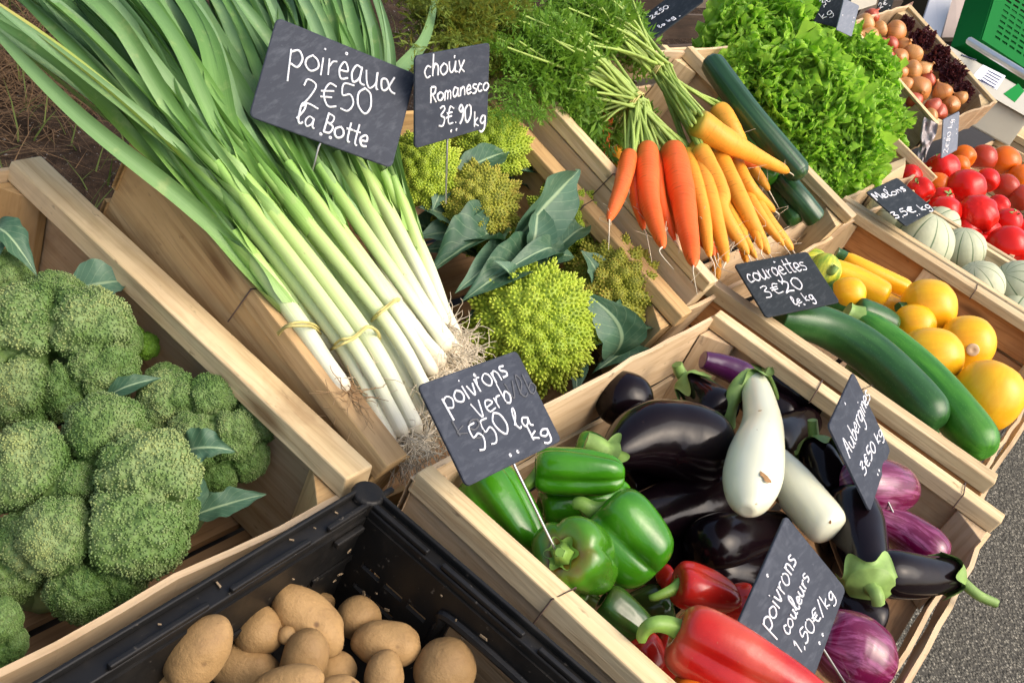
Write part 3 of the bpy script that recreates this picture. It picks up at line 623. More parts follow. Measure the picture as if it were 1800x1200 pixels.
mb.tube([(bx1 + .004, by1 + .006, -.03), (bx1 + .004, by1 + .006, .001), (bx1 + .004, by1 + .006, .003), (bx1 + .004, by1 + .006, .0034)], [.014, .014, .012, .0001], 18)
mb.build('rim', M_BLACK, bk, smooth=False, bevel=.0016)
_c = np.array([.556, .320, 0]); _a = math.radians(3.3); _d = np.array(bk.location) - _c      # the crate stands slightly askew
BKROT = np.array([[math.cos(_a), -math.sin(_a), 0], [math.sin(_a), math.cos(_a), 0], [0, 0, 1]])
bk.location = tuple(_c + BKROT @ _d); bk.rotation_euler = (0, 0, _a)
mb = MB()                                              # bits of straw, skin and soil stuck to the crate's walls
for k in range(110):
    if k % 2: p = np.array([RNG.uniform(bx0, bx1 - .01), by1 - .0085, RNG.uniform(bz + .05, -.015)]); n_ = A(0, -1, 0)
    else: p = np.array([bx1 - .0085, RNG.uniform(by0, by1 - .01), RNG.uniform(bz + .05, -.015)]); n_ = A(-1, 0, 0)
    if k % 12 == 0: p = np.array([RNG.uniform(bx0, bx1), by1 + RNG.uniform(.0, .010), -.0028]); n_ = A(0, 0, 1)
    p = _c + BKROT @ (p - _c); n_ = BKROT @ n_; a1 = perp(n_ + RNG.normal(size=3) * .2, RNG.normal(size=3)); a2 = np.cross(n_, a1); L = RNG.uniform(.0008, .0030) * (3 if k % 19 == 0 else 1); wd = L * RNG.uniform(.18, .5) if k % 19 else L * .25
    q = [p - a1 * L - a2 * wd, p + a1 * L - a2 * wd, p + a1 * L * .8 + a2 * wd, p - a1 * L * .9 + a2 * wd]; P8 = np.array(q + [z + n_ * .0009 for z in q]); mb.add(P8, np.array([[0, 3, 2, 1], [4, 5, 6, 7], [0, 1, 5, 4], [1, 2, 6, 5], [2, 3, 7, 6], [3, 0, 4, 7]]))
tag(mb.build('plant_debris', simple('dry_flakes', (.30, .22, .13), .8, .4, 300), smooth=False), kind='stuff')
# ------------------------------------------------------------------ chalk signs
GL = {
 'p': (.8, [[(0, 1), (0, -.9)], [(0, .8), (.35, 1.02), (.62, .6), (.4, .05), (0, .15)]]), 'o': (.8, [[(.35, 1), (.05, .7), (.05, .25), (.35, 0), (.65, .3), (.62, .75), (.35, 1)]]),
 'i': (.38, [[(.12, 1), (.12, 0)], [(.12, 1.42), (.15, 1.5)]]), 'r': (.62, [[(.1, 1), (.1, 0)], [(.1, .55), (.3, .92), (.52, .95)]]),
 'e': (.72, [[(.08, .5), (.52, .58), (.45, .95), (.22, .98), (.05, .55), (.2, .05), (.6, .12)]]), 'a': (.85, [[(.55, .9), (.25, 1), (.03, .5), (.2, .02), (.5, .3), (.58, .95)], [(.58, .95), (.6, .15), (.78, 0)]]),
 'u': (.85, [[(.05, 1), (.08, .25), (.3, 0), (.55, .3), (.6, 1)], [(.6, 1), (.62, .12), (.78, 0)]]), 'x': (.8, [[(.05, 1), (.35, .45), (.68, .02)], [(.66, 1), (.1, 0)]]),
 'X': (.95, [[(.75, 1), (.4, .15), (.12, .1), (.08, .6), (.35, .75), (.6, .1), (.95, -.05)]]),
 '2': (.85, [[(.05, 1.5), (.3, 1.95), (.6, 1.6), (.4, .9), (0, .05), (.25, .25), (.75, 0)]]), '€': (.95, [[(.78, 1.6), (.42, 1.75), (.2, 1.0), (.35, .2), (.78, .2)], [(0, 1.2), (.62, 1.25)], [(0, .8), (.58, .85)]]),
 '5': (.8, [[(.65, 1.85), (.2, 1.85), (.12, 1.1), (.5, 1.15), (.62, .6), (.35, .05), (0, .15)]]), '0': (.85, [[(.35, 1.75), (.05, 1.3), (.05, .5), (.35, 0), (.68, .5), (.65, 1.4), (.35, 1.75)]]),
 'l': (.6, [[(0, .3), (.38, 1.3), (.33, 2), (.14, 1.7), (.14, .4), (.32, 0), (.52, .2)]]), 'B': (.8, [[(.1, 1.8), (.1, 0)], [(.1, 1.8), (.55, 1.6), (.45, 1.05), (.1, .95)], [(.1, .95), (.65, .75), (.55, .1), (.1, 0)]]),
 't': (.55, [[(.25, 1.75), (.22, .2), (.45, 0)], [(0, 1.1), (.5, 1.15)]]), 'c': (.7, [[(.55, .85), (.3, 1), (.05, .5), (.25, .02), (.6, .15)]]),
 'h': (.75, [[(.1, 1.9), (.1, 0)], [(.1, .6), (.35, 1), (.55, .7), (.55, 0)]]), 'R': (.8, [[(.1, 1.75), (.1, 0)], [(.1, 1.75), (.6, 1.6), (.5, 1.0), (.1, .92)], [(.25, .92), (.68, 0)]]),
 'm': (.95, [[(.05, 1), (.05, 0)], [(.05, .7), (.25, 1), (.38, .7), (.38, 0)], [(.38, .7), (.6, 1), (.72, .7), (.74, 0)]]), 'n': (.72, [[(.08, 1), (.08, 0)], [(.08, .65), (.32, 1), (.52, .7), (.54, 0)]]),
 's': (.62, [[(.5, .9), (.2, 1), (.1, .7), (.45, .4), (.4, .05), (0, .08)]]), '3': (.75, [[(.05, 1.7), (.4, 1.85), (.55, 1.5), (.2, 1.0), (.6, .7), (.45, .05), (0, .1)]]),
 '9': (.75, [[(.55, 1.3), (.3, 1.75), (.05, 1.35), (.3, 1.0), (.55, 1.35), (.5, .5), (.2, -.1)]]), 'k': (.7, [[(.1, 1.9), (.1, 0)], [(.5, 1), (.1, .45), (.55, 0)]]),
 'g': (.78, [[(.55, .9), (.25, 1), (.05, .5), (.25, .05), (.55, .4), (.58, .95)], [(.58, .95), (.55, -.5), (.25, -.9), (0, -.6)]]), 'v': (.7, [[(.02, 1), (.26, 0), (.55, 1)]]),
 'V': (.75, [[(0, 1.5), (.28, 0), (.6, 1.5)]]), 'b': (.75, [[(.1, 1.9), (.1, .1)], [(.1, .6), (.4, 1), (.6, .5), (.35, 0), (.1, .15)]]), 'A': (.85, [[(0, 0), (.35, 1.8), (.65, 0)], [(.12, .7), (.55, .75)]]),
 'M': (1.0, [[(0, 0), (.1, 1.8), (.4, .7), (.7, 1.8), (.82, 0)]]), ',': (.35, [[(.15, .1), (.05, -.3)]]), '.': (.35, [[(.12, .05), (.16, .1)]]), '/': (.6, [[(0, -.1), (.45, 1.9)]]), '1': (.5, [[(0, 1.3), (.25, 1.8), (.22, 0)]]), ' ': (.5, []), '8': (.75, [[(.5, 1.6), (.25, 1.8), (.1, 1.4), (.5, .6), (.3, 0), (.05, .4), (.5, 1.3), (.5, 1.6)]])}
def write(mb, fr, s, a, b, xh, wr=.0009):
    """one line of handwriting along the board from photo point a to b, x-height in photo pixels"""
    P0, P1 = fr.Q(*a, 0), fr.Q(*b, 0); ux = nrm(P1 - P0); uy = np.cross(fr.ez, ux); h = xh * pxm(P0)
    tot = sum(GL[c][0] for c in s); sxx = np.linalg.norm(P1 - P0) / tot; x = 0
    for c in s:
        wd, st = GL[c]; jy = RNG.normal(0, .04); js = RNG.uniform(.92, 1.1)
        for q in st:
            q = np.array(q) + RNG.normal(0, .025, (len(q), 2))
            if len(q) > 2: q = catmull(q, 6 * len(q))
            else: q = catmull(q, 4)
            P = P0 + ux * ((x + q[:, 0]) * sxx)[:, None] + uy * ((q[:, 1] * js + jy) * h)[:, None] + fr.ez * .0021
            mb.tube(P, wr * RNG.uniform(.85, 1.2), 5)
        x += wd
def sign(label, corners, lines, spike, dp=.0, mat=M_SLATE, wr=.0010, wh=(.15, .105), group='chalk price signs', dist=None, pref=(-.15, -.6, .78), ghost=None):
    fr, err, k_ = solve_pose(corners, *wh, dist=dist, pref=pref); wh = (wh[0] * k_, wh[1] * k_)
    if fr.ez @ (CAM - fr.o) < 0: fr = Frame(fr.o, fr.ex, fr.ey, -fr.ez)
    print('SIGN', label[:40], 'err %.1f' % err, 'o', fr.o.round(2), 'n', fr.ez.round(2), 'd %.2f' % depth(fr.o))
    t_ = thing('chalk_sign', label, 'sign', fr.w((0, -wh[1] / 2, 0)), group)
    mb = MB(); w2, h2, r = wh[0] / 2, wh[1] / 2, .006 * k_
    out = []
    for cx_, cy_, a0 in ((w2 - r, h2 - r, 0), (-w2 + r, h2 - r, 90), (-w2 + r, -h2 + r, 180), (w2 - r, -h2 + r, 270)):
        for k in range(6): a = math.radians(a0 + 18 * k); out.append((cx_ + r * math.cos(a), cy_ + r * math.sin(a)))
    out = np.array(out); k = len(out)
    rings = [(.0, -.0014), (.985, -.0014), (1, -.0008), (1, .0012), (.985, .0018), (0, .0018)]
    G = np.array([[(*(o * s_), z) for o in out] for s_, z in rings]); mb.grid(fr.w(G), True); mb.build('board', mat, t_, smooth=False)
    if lines:
        for l_ in lines: mb = MB(); write(mb, fr, *l_, wr=wr * .82); mb.build('chalk_writing', M_CHALK, t_)
    if ghost:
        mb = MB()
        for l_ in ghost: mb = MB(); write(mb, fr, *l_, wr=wr * .7); mb.build('wiped_writing', M_GHOST, t_)
    mb = MB()
    for hx in (-.004, .006): mb = MB(); mb.tube([fr.w((hx, -h2 + .008, .0019)), fr.w((hx, -h2 + .008, .0026))], [.0017, .0006], 8); mb.build('eyelet', M_CHALK, t_)
    mb = MB(); mb.tube([fr.w((0, h2 - .008, .0019)), fr.w((0, h2 - .008, .0026))], [.0017, .0006], 8); mb.build('eyelet', M_CHALK, t_)
    if spike:
        (ax_, ay_), (bx_, by_) = spike; mb = MB(); p = fr.Q(ax_, ay_, -.003); q = at(bx_, by_, depth(p) + dp)
        mb.tube([fr.w((0.001, -h2 + .012, -.0025)), p, q, q + (q - p) * .35], .0013, 6); mb.build('spike', M_WIRE, t_)
    return t_
sign('largest-looking slate sign chalked poireaux 2€50 la Botte, above the leeks', [(487, 32), (730, 130), (688, 297), (436, 205)],
     [('poireauX', (508, 118), (694, 166), 31), ('2€50', (530, 188), (656, 203), 25), ('la Botte', (518, 215), (645, 262), 20)], ((560, 258), (543, 326)), dp=.02, wr=.0013)
sign('slate sign chalked choux Romanesco 3€90, standing over the romanesco heads', [(730, 97), (858, 77), (856, 222), (726, 263)],
     [('choux', (742, 137), (815, 126), 20), ('Romanesco', (752, 181), (857, 157), 16), ('3€.90', (768, 224), (826, 212), 19), ('kg', (829, 222), (852, 215), 14)], ((786, 248), (784, 330)), dp=.03, wr=.0013, dist=1.09)
sign('slate sign chalked poivrons verb 5,50 la kg, over the green peppers', [(732, 678), (907, 617), (985, 775), (820, 856)],
     [('poivrons', (785, 722), (893, 660), 24), ('Verb', (838, 738), (902, 702), 21), ('550', (842, 798), (898, 755), 24), ('la', (903, 754), (935, 748), 17), ('kg', (932, 776), (967, 764), 15)], ((905, 820), (962, 937)), dp=.01, wr=.0011, dist=.85, ghost=[('Vlb', (895, 705), (945, 690), 20), ('kg', (800, 770), (850, 750), 16)])
sign('dark slate sign chalked courgettes 3€20, leaning by the carrot tips', [(1287, 472), (1420, 437), (1474, 538), (1348, 553)],
     [('courgettes', (1316, 498), (1419, 474), 18), ('3€20', (1345, 526), (1415, 507), 13), ('le kg', (1395, 538), (1432, 526), 9)], None, mat=M_SLATED, wr=.0013, dist=1.42)
sign('steeply tipped slate sign chalked Aubergines, among the aubergines', [(1450, 748), (1503, 655), (1558, 790), (1532, 900)],
     [('Aubergines', (1490, 806), (1527, 698), 19), ('3€50 kg', (1516, 838), (1549, 762), 12)], ((1546, 850), (1590, 943)), dp=.02, wr=.0011)
sign('tipped slate sign chalked poivrons couleurs, behind the long red pepper', [(1287, 1110), (1382, 900), (1482, 1041), (1412, 1240)],
     [('poivrons', (1350, 1110), (1398, 985), 21), ('couleurs', (1382, 1118), (1420, 1015), 15), ('1,50€/kg', (1402, 1150), (1465, 1045), 14)], ((1447, 1140), (1485, 1200)), dp=.02, wr=.0011, dist=.91, pref=(-.35, -.45, .8))
sign('dark slate sign chalked Melons, lying on the pale melons', [(1523, 340), (1574, 312), (1646, 371), (1590, 397)],
     [('Melons', (1541, 355), (1593, 336), 9), ('3,5€ kg', (1572, 386), (1638, 366), 8)], None, mat=M_SLATED, wr=.0016, dist=1.97)
sign('dark slate sign tilted at the top edge behind the carrot tops', [(1112, 45), (1196, -18), (1238, 0), (1150, 70)],
     [('2€50', (1146, 36), (1178, 14), 6), ('le kg', (1160, 52), (1188, 32), 5)], None, mat=M_SLATED, wr=.0013, dist=2.0)
sign('dark slate sign at the top edge between lettuce and onions', [(1427, 42), (1461, -14), (1496, -6), (1472, 48)],
     [('3€50', (1448, 12), (1476, -8), 7), ('kg', (1446, 36), (1466, 22), 7)], None, mat=M_SLATED, wr=.0014, dist=2.45)
sign('dusty light grey slate sign overlapping the dark one beside the onions', [(1463, 46), (1489, 6), (1505, 2), (1501, 72)], [], None, mat=M_SLATEL, dist=2.4)
sign('thin dark slate sign stuck upright in the onions, at the top edge', [(1533, 34), (1546, -6), (1577, -6), (1560, 32)], [('2€', (1546, 16), (1560, 6), 5)], None, mat=M_SLATED, wr=.0013, dist=2.85)
sign('narrow-looking grey slate sign standing edge-on behind the tomatoes', [(1653, 278), (1657, 212), (1687, 195), (1681, 264)], [('2€80 kg', (1664, 268), (1674, 208), 7)], None, mat=M_SLATEL, wr=.0012, dist=2.3)
# ------------------------------------------------------------------ produce: shared builders
def px2(fr, pts, h):
    h = np.broadcast_to(np.asarray(h, float), (len(pts),)); return np.array([fr.Q(p[0], p[1], hh) for p, hh in zip(pts, h)])
def body(mb, spine, Rr, prof, seg=28, n=44, lobes=None, noise=0.0, seed=0):
    S = catmull(spine, 80); d = np.r_[0, np.cumsum(np.linalg.norm(np.diff(S, axis=0), axis=1))]; d /= d[-1]
    pr = catmull(np.array(prof, float), n); t = np.clip(pr[:, 0], 0, 1); t = np.maximum.accumulate(t) + np.linspace(0, 1e-4, n)
    pts = np.stack([np.interp(t, d, S[:, k]) for k in range(3)], -1)
    # keep end frames sane: nudge coincident points
    r = Rr * np.maximum(pr[:, 1], 0.001)
    lb = lobes
    if noise:
        def lb(th, tt, lobes=lobes):
            q = 1 + noise * fbm(np.stack([np.cos(th) * 1.3 + 0 * tt, np.sin(th) * 1.3 + 0 * tt, tt * 7 + 0 * th + seed * 3.1], -1), 2)
            return q if lobes is None else q * lobes(th, tt)
    T = np.gradient(S, axis=0); Tn = np.stack([np.interp(t, d, T[:, k]) for k in range(3)], -1); Tn /= np.linalg.norm(Tn, axis=1, keepdims=True)
    n0 = perp(Tn[0]); N = [n0]
    for k in range(1, n): N.append(nrm(N[-1] - Tn[k] * (N[-1] @ Tn[k])))
    N = np.array(N); B = np.cross(Tn, N); th = np.linspace(0, 2 * np.pi, seg, endpoint=False)
    rr = r[:, None] * (np.ones((n, seg)) if lb is None else lb(th[None], t[:, None]))
    G = pts[:, None] + rr[..., None] * (np.cos(th)[None, :, None] * N[:, None] + np.sin(th)[None, :, None] * B[:, None])
    mb.grid(G, True, vs_=t); return pts, N, B
CARROT = [(0, 0), (0, .45), (.012, .8), (.05, 1), (.28, 1), (.55, .88), (.8, .68), (.93, .48), (.985, .24), (1, .03)]
COURG = [(0, 0), (0, .5), (.02, .62), (.12, .82), (.4, .96), (.7, 1.0), (.9, .97), (.97, .74), (1, .35), (1, 0)]
CUKE = [(0, 0), (.004, .4), (.03, .8), (.1, .97), (.5, 1), (.9, .97), (.97, .8), (.996, .4), (1, 0)]
AUBFAT = [(0, 0), (0, .42), (.05, .5), (.2, .58), (.42, .78), (.68, 1.0), (.86, .93), (.96, .6), (1, .22), (1, 0)]
AUBLONG = [(0, 0), (0, .6), (.05, .7), (.25, .82), (.55, .97), (.78, 1.0), (.92, .82), (.985, .42), (1, 0)]
EGG = [(0, 0), (.01, .2), (.08, .55), (.25, .88), (.5, 1), (.75, .88), (.92, .55), (.99, .2), (1, 0)]
def ico():
    p = (1 + 5 ** .5) / 2; V = np.array([(-1, p, 0), (1, p, 0), (-1, -p, 0), (1, -p, 0), (0, -1, p), (0, 1, p), (0, -1, -p), (0, 1, -p), (p, 0, -1), (p, 0, 1), (-p, 0, -1), (-p, 0, 1)], float)
    V /= np.linalg.norm(V[0]); F = np.array([(0, 11, 5), (0, 5, 1), (0, 1, 7), (0, 7, 10), (0, 10, 11), (1, 5, 9), (5, 11, 4), (11, 10, 2), (10, 7, 6), (7, 1, 8), (3, 9, 4), (3, 4, 2), (3, 2, 6), (3, 6, 8), (3, 8, 9), (4, 9, 5), (2, 4, 11), (6, 2, 10), (8, 6, 7), (9, 8, 1)])
    return V, F
ICO = ico()
OCT = (np.array([(1, 0, 0), (-1, 0, 0), (0, 1, 0), (0, -1, 0), (0, 0, 1), (0, 0, -1)], float), np.array([(0, 2, 4), (2, 1, 4), (1, 3, 4), (3, 0, 4), (2, 0, 5), (1, 2, 5), (3, 1, 5), (0, 3, 5)]))
def frames_from(nv, roll=None):
    nv = nv / np.linalg.norm(nv, axis=1, keepdims=True); h = np.where(np.abs(nv[:, 2:3]) < .9, A(0, 0, 1), A(1, 0, 0))
    a = np.cross(h, nv); a /= np.linalg.norm(a, axis=1, keepdims=True); b = np.cross(nv, a)
    r = RNG.uniform(0, 6.28, len(nv)) if roll is None else roll; c, s = np.cos(r)[:, None], np.sin(r)[:, None]
    return np.stack([a * c + b * s, b * c - a * s, nv], 1)          # rows: x,y,z axes
def scat(mb, shape, pos, fr, sc, tone=0.0):
    V, F = shape; k = len(pos); sc = np.asarray(sc, float); sc = sc[:, None, None] if sc.ndim == 1 else (sc[:, None, :] if sc.ndim == 2 else sc)
    P = pos[:, None] + np.einsum('nvi,nij->nvj', V[None] * sc, fr); FF = (F[None] + (np.arange(k) * len(V))[:, None, None]).reshape(-1, F.shape[1])
    mb.add(P.reshape(-1, 3), FF, None, np.repeat(np.broadcast_to(np.asarray(tone, float), (k,)), len(V)))
def fib(n):
    k = np.arange(n) + .5; ph = np.arccos(1 - 2 * k / n); th = np.pi * (1 + 5 ** .5) * k
    return np.stack([np.cos(th) * np.sin(ph), np.sin(th) * np.sin(ph), np.cos(ph)], -1)
def leaf(mb, p0, p1, up, wd, arch=.15, cup=.25, ruf=.05, nl=26, nw=15, lobe=.0, seed=0, shape=(.12, .55, .9, 1, .95, .75, .35, .02), twist=0.0, roll=0.0, crk=.035, tone=None):
    """one leaf blade from p0 to p1, arched towards up, folded along its midrib, with a wavy edge"""
    ax = p1 - p0; L = np.linalg.norm(ax); ax = ax / L; u = perp(ax, up); sdv = np.cross(ax, u)
    t = np.linspace(0, 1, nl); x = np.linspace(-1, 1, nw); wv = catmull(np.array([(k / (len(shape) - 1), s) for k, s in enumerate(shape)]), nl)[:, 1] * wd / 2
    o = seed * 7.7; ed = 1 + lobe * np.array([vnoise(A(q * 11 + o, s_, 0)[None])[0] for q in t for s_ in (-3.3, 4.4)]).reshape(nl, 2)
    G = np.zeros((nl, nw, 3))
    for i in range(nl):
        ws = np.where(x < 0, ed[i, 0], ed[i, 1]) * wv[i]; a = roll + twist * t[i]; uu = u * math.cos(a) + sdv * math.sin(a); ss = sdv * math.cos(a) - u * math.sin(a)
        lift = cup * wv[i] * np.abs(x) ** 1.3 + crk * wd * fbm(np.stack([x * 2.2 + o, t[i] * 5 + 0 * x, 0 * x + o], -1), 2) + ruf * wd * np.abs(x) ** 2 * vnoise(np.stack([t[i] * 7 + 0 * x + o, np.sign(x) * 2.5, 0 * x + o], -1))
        G[i] = p0 + ax * L * t[i] + u * (arch * L * 4 * t[i] * (1 - t[i]) * (1 - .3 * t[i])) + (ws * x)[:, None] * ss + lift[:, None] * uu
    mb.grid(G, attr=np.full((nl, nw), RNG.uniform(-.3, .8) if tone is None else tone))

# ------------------------------------------------------------------ peppers
PEP = [(.12, 0), (.05, .2), (0, .45), (.02, .75), (.13, .95), (.35, 1.0), (.62, .93), (.84, .8), (.95, .6), (1.0, .34), (.97, .1), (.94, 0)]
PEPLONG = [(.05, 0), (.02, .2), (0, .45), (.02, .75), (.10, .95), (.3, 1.0), (.6, .86), (.82, .66), (.94, .45), (1.0, .2), (1, 0)]
def pepper_(label, a, b, hw, z, da, db, mat, nl=4, stem=None, ph=0.0, seed=0, prof=PEP, deep=.24, group='green peppers', name='bell_pepper', bend=0.0, cat='pepper', flat=1.0):
    c = W.Q((a[0] + b[0]) / 2, (a[1] + b[1]) / 2, z); d = depth(c); p0, p1 = at(*a, d + da), at(*b, d + db); Rr = hw * d / F_PX; L = np.linalg.norm(p1 - p0); ax = nrm(p1 - p0)
    t_ = thing(name, label, cat, c - A(0, 0, Rr), group); mb = MB()
    def lob(th, zz):
        q = (np.cos(nl / 2 * th + ph) ** 2 + .006) ** .25; w_ = .55 + .45 * np.clip(zz, 0, 1)
        ir = 1 + .07 * np.sin(th * 2 + seed) + .04 * np.sin(th * 3 + 2.1 * seed) + .05 * vnoise(np.stack([np.cos(th) * 2.4 + 0 * zz, np.sin(th) * 2.4 + 0 * zz, zz * 2.0 + 0 * th + seed * 2.7], -1)) + .018 * vnoise(np.stack([np.cos(th) * 6 + 0 * zz, np.sin(th) * 6 + 0 * zz, zz * 3.0 + 0 * th + seed], -1))
        return (1 - deep * w_ * np.clip(1 - q, 0, 1)) * ir
    lathe(mb, p0, ax, L, Rr, prof, 56, 44, lob, bend=bend, noise=.025, seed=seed, up=-FWD); mb.build('flesh', mat, t_)
    if stem:
        S = [p0 + ax * L * .09]; 
        for (x, y, dd) in stem: S.append(at(x, y, d + da + dd))
        S = catmull(S, 16); r0 = Rr * .15; mb = MB(); mb.tube(S, r0 * (1.5 - .7 * np.linspace(0, 1, 16) + .9 * np.exp(-np.linspace(0, 1, 16) * 9)) * np.r_[np.ones(15), .9], 10, lobes=lambda th, tt: 1 + .12 * np.cos(5 * th))
        mb.tube([S[-1], S[-1] + (S[-1] - S[-2]) * .02], [r0 * .7, 1e-4], 10)
        k = 40; th = np.linspace(0, 2 * np.pi, k, endpoint=False); e1 = perp(ax); e2 = np.cross(ax, e1); G = []
        for s_, h_ in ((.02, .085), (.16, .07), (.28, .035), (.36, .012)):
            rr = Rr * s_ * (1 + .18 * np.cos(6 * th) * (s_ > .2)); G.append(p0 + (ax * L * (h_ - .012))[None] + rr[:, None] * (np.cos(th)[:, None] * e1 + np.sin(th)[:, None] * e2))
        mb.grid(np.array(G), True); mb.build('stem', M_STEM, t_)
    return t_
pepper_('green pepper half hidden under the poivrons verb sign, pointing down-right', (842, 832), (936, 972), 62, -.045, .01, -.01, M_PEPG, 4, [(832, 826, .0), (826, 815, 0)], .9, 1, deep=.45)
pepper_('green pepper lying on its side on top of another, left of the big aubergine', (940, 824), (1096, 832), 48, -.010, .0, .0, M_PEPG, 4, [(928, 850, -.004), (915, 858, 0), (905, 856, .005)], .8, 2, deep=.45)
pepper_('green pepper underneath the sideways one, only its lower side showing', (950, 895), (1108, 872), 46, -.045, .0, .02, M_PEPG, 4, None, .2, 3)
pepper_('large glossy green pepper with three deep lobes and a curved stem', (1050, 896), (1156, 1004), 80, -.028, .0, -.015, M_PEPG, 3, [(1040, 897, -.01), (1022, 886, -.012), (1008, 886, -.01)], 1.42, 4, deep=.52)
pepper_('green pepper turning brown, its stem end facing the viewer', (986, 972), (1042, 1006), 76, -.030, -.045, .03, M_PEPGB, 4, [(986, 973, -.012), (984, 970, -.018)], .5, 5, deep=.45)
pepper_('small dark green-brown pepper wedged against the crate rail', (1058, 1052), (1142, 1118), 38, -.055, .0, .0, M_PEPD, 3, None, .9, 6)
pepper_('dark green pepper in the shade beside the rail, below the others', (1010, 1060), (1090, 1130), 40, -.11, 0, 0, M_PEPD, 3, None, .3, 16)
pepper_('green pepper deep behind the sideways ones, by the back board', (1010, 790), (1080, 812), 36, -.06, 0, 0, M_PEPG, 4, None, .3, 12, deep=.3)
pepper_('shaded green pepper between the rail and the one turning brown', (905, 960), (965, 1010), 38, -.085, 0, 0, M_PEPG, 4, None, .3, 13, deep=.3)
pepper_('red pepper with a bent green stem, above the long red pepper', (1188, 1024), (1300, 1056), 44, -.03, .0, .01, M_PEPR, 3, [(1172, 1040, -.01), (1152, 1048, -.012), (1142, 1050, -.01)], .3, 7, group='red peppers', prof=PEPLONG)
pepper_('long blotchy red pepper with thick curved stem, in front of the couleurs sign', (1188, 1108), (1475, 1262), 74, .010, .0, -.02, M_PEPRO, 3, [(1178, 1100, -.012), (1150, 1096, -.02), (1134, 1106, -.018), (1127, 1124, -.012)], 1.5, 8, group='red peppers', prof=PEPLONG, deep=.42, name='long_pepper')
pepper_('dark red pepper deep in shade below the long blotchy one', (1150, 1130), (1260, 1190), 48, -.085, 0, 0, M_PEPR, 3, None, .4, 17, group='red peppers', prof=PEPLONG)
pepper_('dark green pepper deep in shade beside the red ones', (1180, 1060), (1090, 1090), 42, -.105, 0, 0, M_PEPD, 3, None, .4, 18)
pepper_('red pepper in shade between the couleurs sign and the small red pepper', (1330, 1060), (1240, 1075), 40, -.07, 0, 0, M_PEPR, 3, None, .4, 19, group='red peppers', prof=PEPLONG)
pepper_('small round red pepper against the crate rail', (1122, 1126), (1156, 1176), 34, -.05, .0, .0, M_PEPR, 3, None, .1, 9, group='red peppers')
pepper_('little dark red pepper under the biggest green pepper', (1190, 1010), (1160, 1030), 26, -.07, .0, .0, M_PEPR, 3, None, .1, 11, group='red peppers')
pepper_('orange pepper cut by the bottom edge of the photo', (1180, 1235), (1345, 1255), 58, -.012, .0, -.0, M_PEPO, 3, None, .6, 10, group='red peppers', prof=PEPLONG)

# ------------------------------------------------------------------ aubergines
def aub(label, pts, hw, z, mat=M_AUB, prof=AUBLONG, calyx=True, stem=None, cal_len=.20, dd=None, seed=0, group='black aubergines', cat='aubergine', fl=None, petals=5, rot=0.0, scar=None, stk=1.0):
    P = px2(W, pts, z); 
    if dd is not None: P = np.array([at(p[0], p[1], depth(q) + e) for p, q, e in zip(pts, P, dd)])
    c = P.mean(0); Rr = hw * pxm(c); t_ = thing('aubergine', label, cat, c - A(0, 0, Rr), group); mb = MB()
    body(mb, P, Rr, prof, 40, 60, noise=.02, seed=seed); mb.build('flesh', mat, t_)
    S = catmull(P, 60)
    if calyx:
        d = np.r_[0, np.cumsum(np.linalg.norm(np.diff(S, axis=0), axis=1))]; L = d[-1]; d /= L
        pr = catmull(np.array(prof, float), 200); ax = nrm(S[0] - S[6]); e1 = perp(ax); e2 = np.cross(ax, e1); k = 70; th = np.linspace(0, 2 * np.pi, k, endpoint=False) 
        ext = np.minimum(cal_len * L, Rr * 2.2) / L * (.2 + .8 * np.abs(np.cos(petals / 2 * th + rot)) ** 2.6 * (1 + .25 * np.sin(th * 2 + seed))); G = []
        for s_ in np.linspace(0, 1, 18):
            zz = ext * s_; ctr = np.stack([np.interp(zz, d, S[:, q]) for q in range(3)], -1); r = np.interp(zz, pr[:, 0], pr[:, 1]) * Rr * 1.05 + .0022 + .003 * s_ ** 4
            if s_ == 0: r = np.full(k, Rr * .25); ctr = ctr + ax * .004
            G.append(ctr + r[:, None] * (np.cos(th)[:, None] * e1 + np.sin(th)[:, None] * e2))
        mb = MB(); mb.grid(np.array(G), True)
        if stem: Q_ = [S[0] - ax * .004] + [at(x, y, depth(S[0]) + q) for x, y, q in stem]
        else: Q_ = [S[0] - ax * .004, S[0] + ax * .012, S[0] + ax * .03 + e1 * .006]
        Q_ = catmull(Q_, 14); rs = stk * Rr * np.interp(np.linspace(0, 1, 14), [0, .25, 1], [.42, .24, .20]); mb.tube(Q_, rs, 10, lobes=lambda th, tt: 1 + .1 * np.cos(5 * th)); mb.tube([Q_[-1], Q_[-1] + (Q_[-1] - Q_[-2]) * .05], [rs[-1], 1e-4], 10)
        mb.build('calyx', M_CALYX, t_)
    if scar:
        for (x, y, r_) in scar:
            o = ray(x, y); best = None           # first point of the flesh on that sight line
            V = np.concatenate(mbs_last(t_)); pr_ = V - CAM; dp = pr_ @ FWD; q2 = pr_ / dp[:, None]; e_ = np.linalg.norm(q2 - o / (o @ FWD), axis=1); near = np.argsort(e_)[:6]; i_ = near[np.argmin(dp[near])]
            n_ = nrm(V[i_] - S[np.argmin(np.linalg.norm(S - V[i_], axis=1))]); a1 = perp(n_); a2 = np.cross(n_, a1); m2 = MB(); th = np.linspace(0, 6.283, 16, endpoint=False); rr = r_ * pxm(V[i_]) * (1 + .3 * np.sin(th * 2 + .5) + .15 * np.sin(th * 5))
            pos = V[i_] + n_ * .0012; G = np.array([pos + n_ * (-(rr.mean() ** 2) / (2 * Rr) * 1.1 * f * f) + (rr * f)[:, None] * (np.cos(th)[:, None] * a1 + np.sin(th)[:, None] * a2) for f in (1, .6, .02)]); m2.grid(G, True); m2.build('scar', M_SCAR, t_)
    return t_
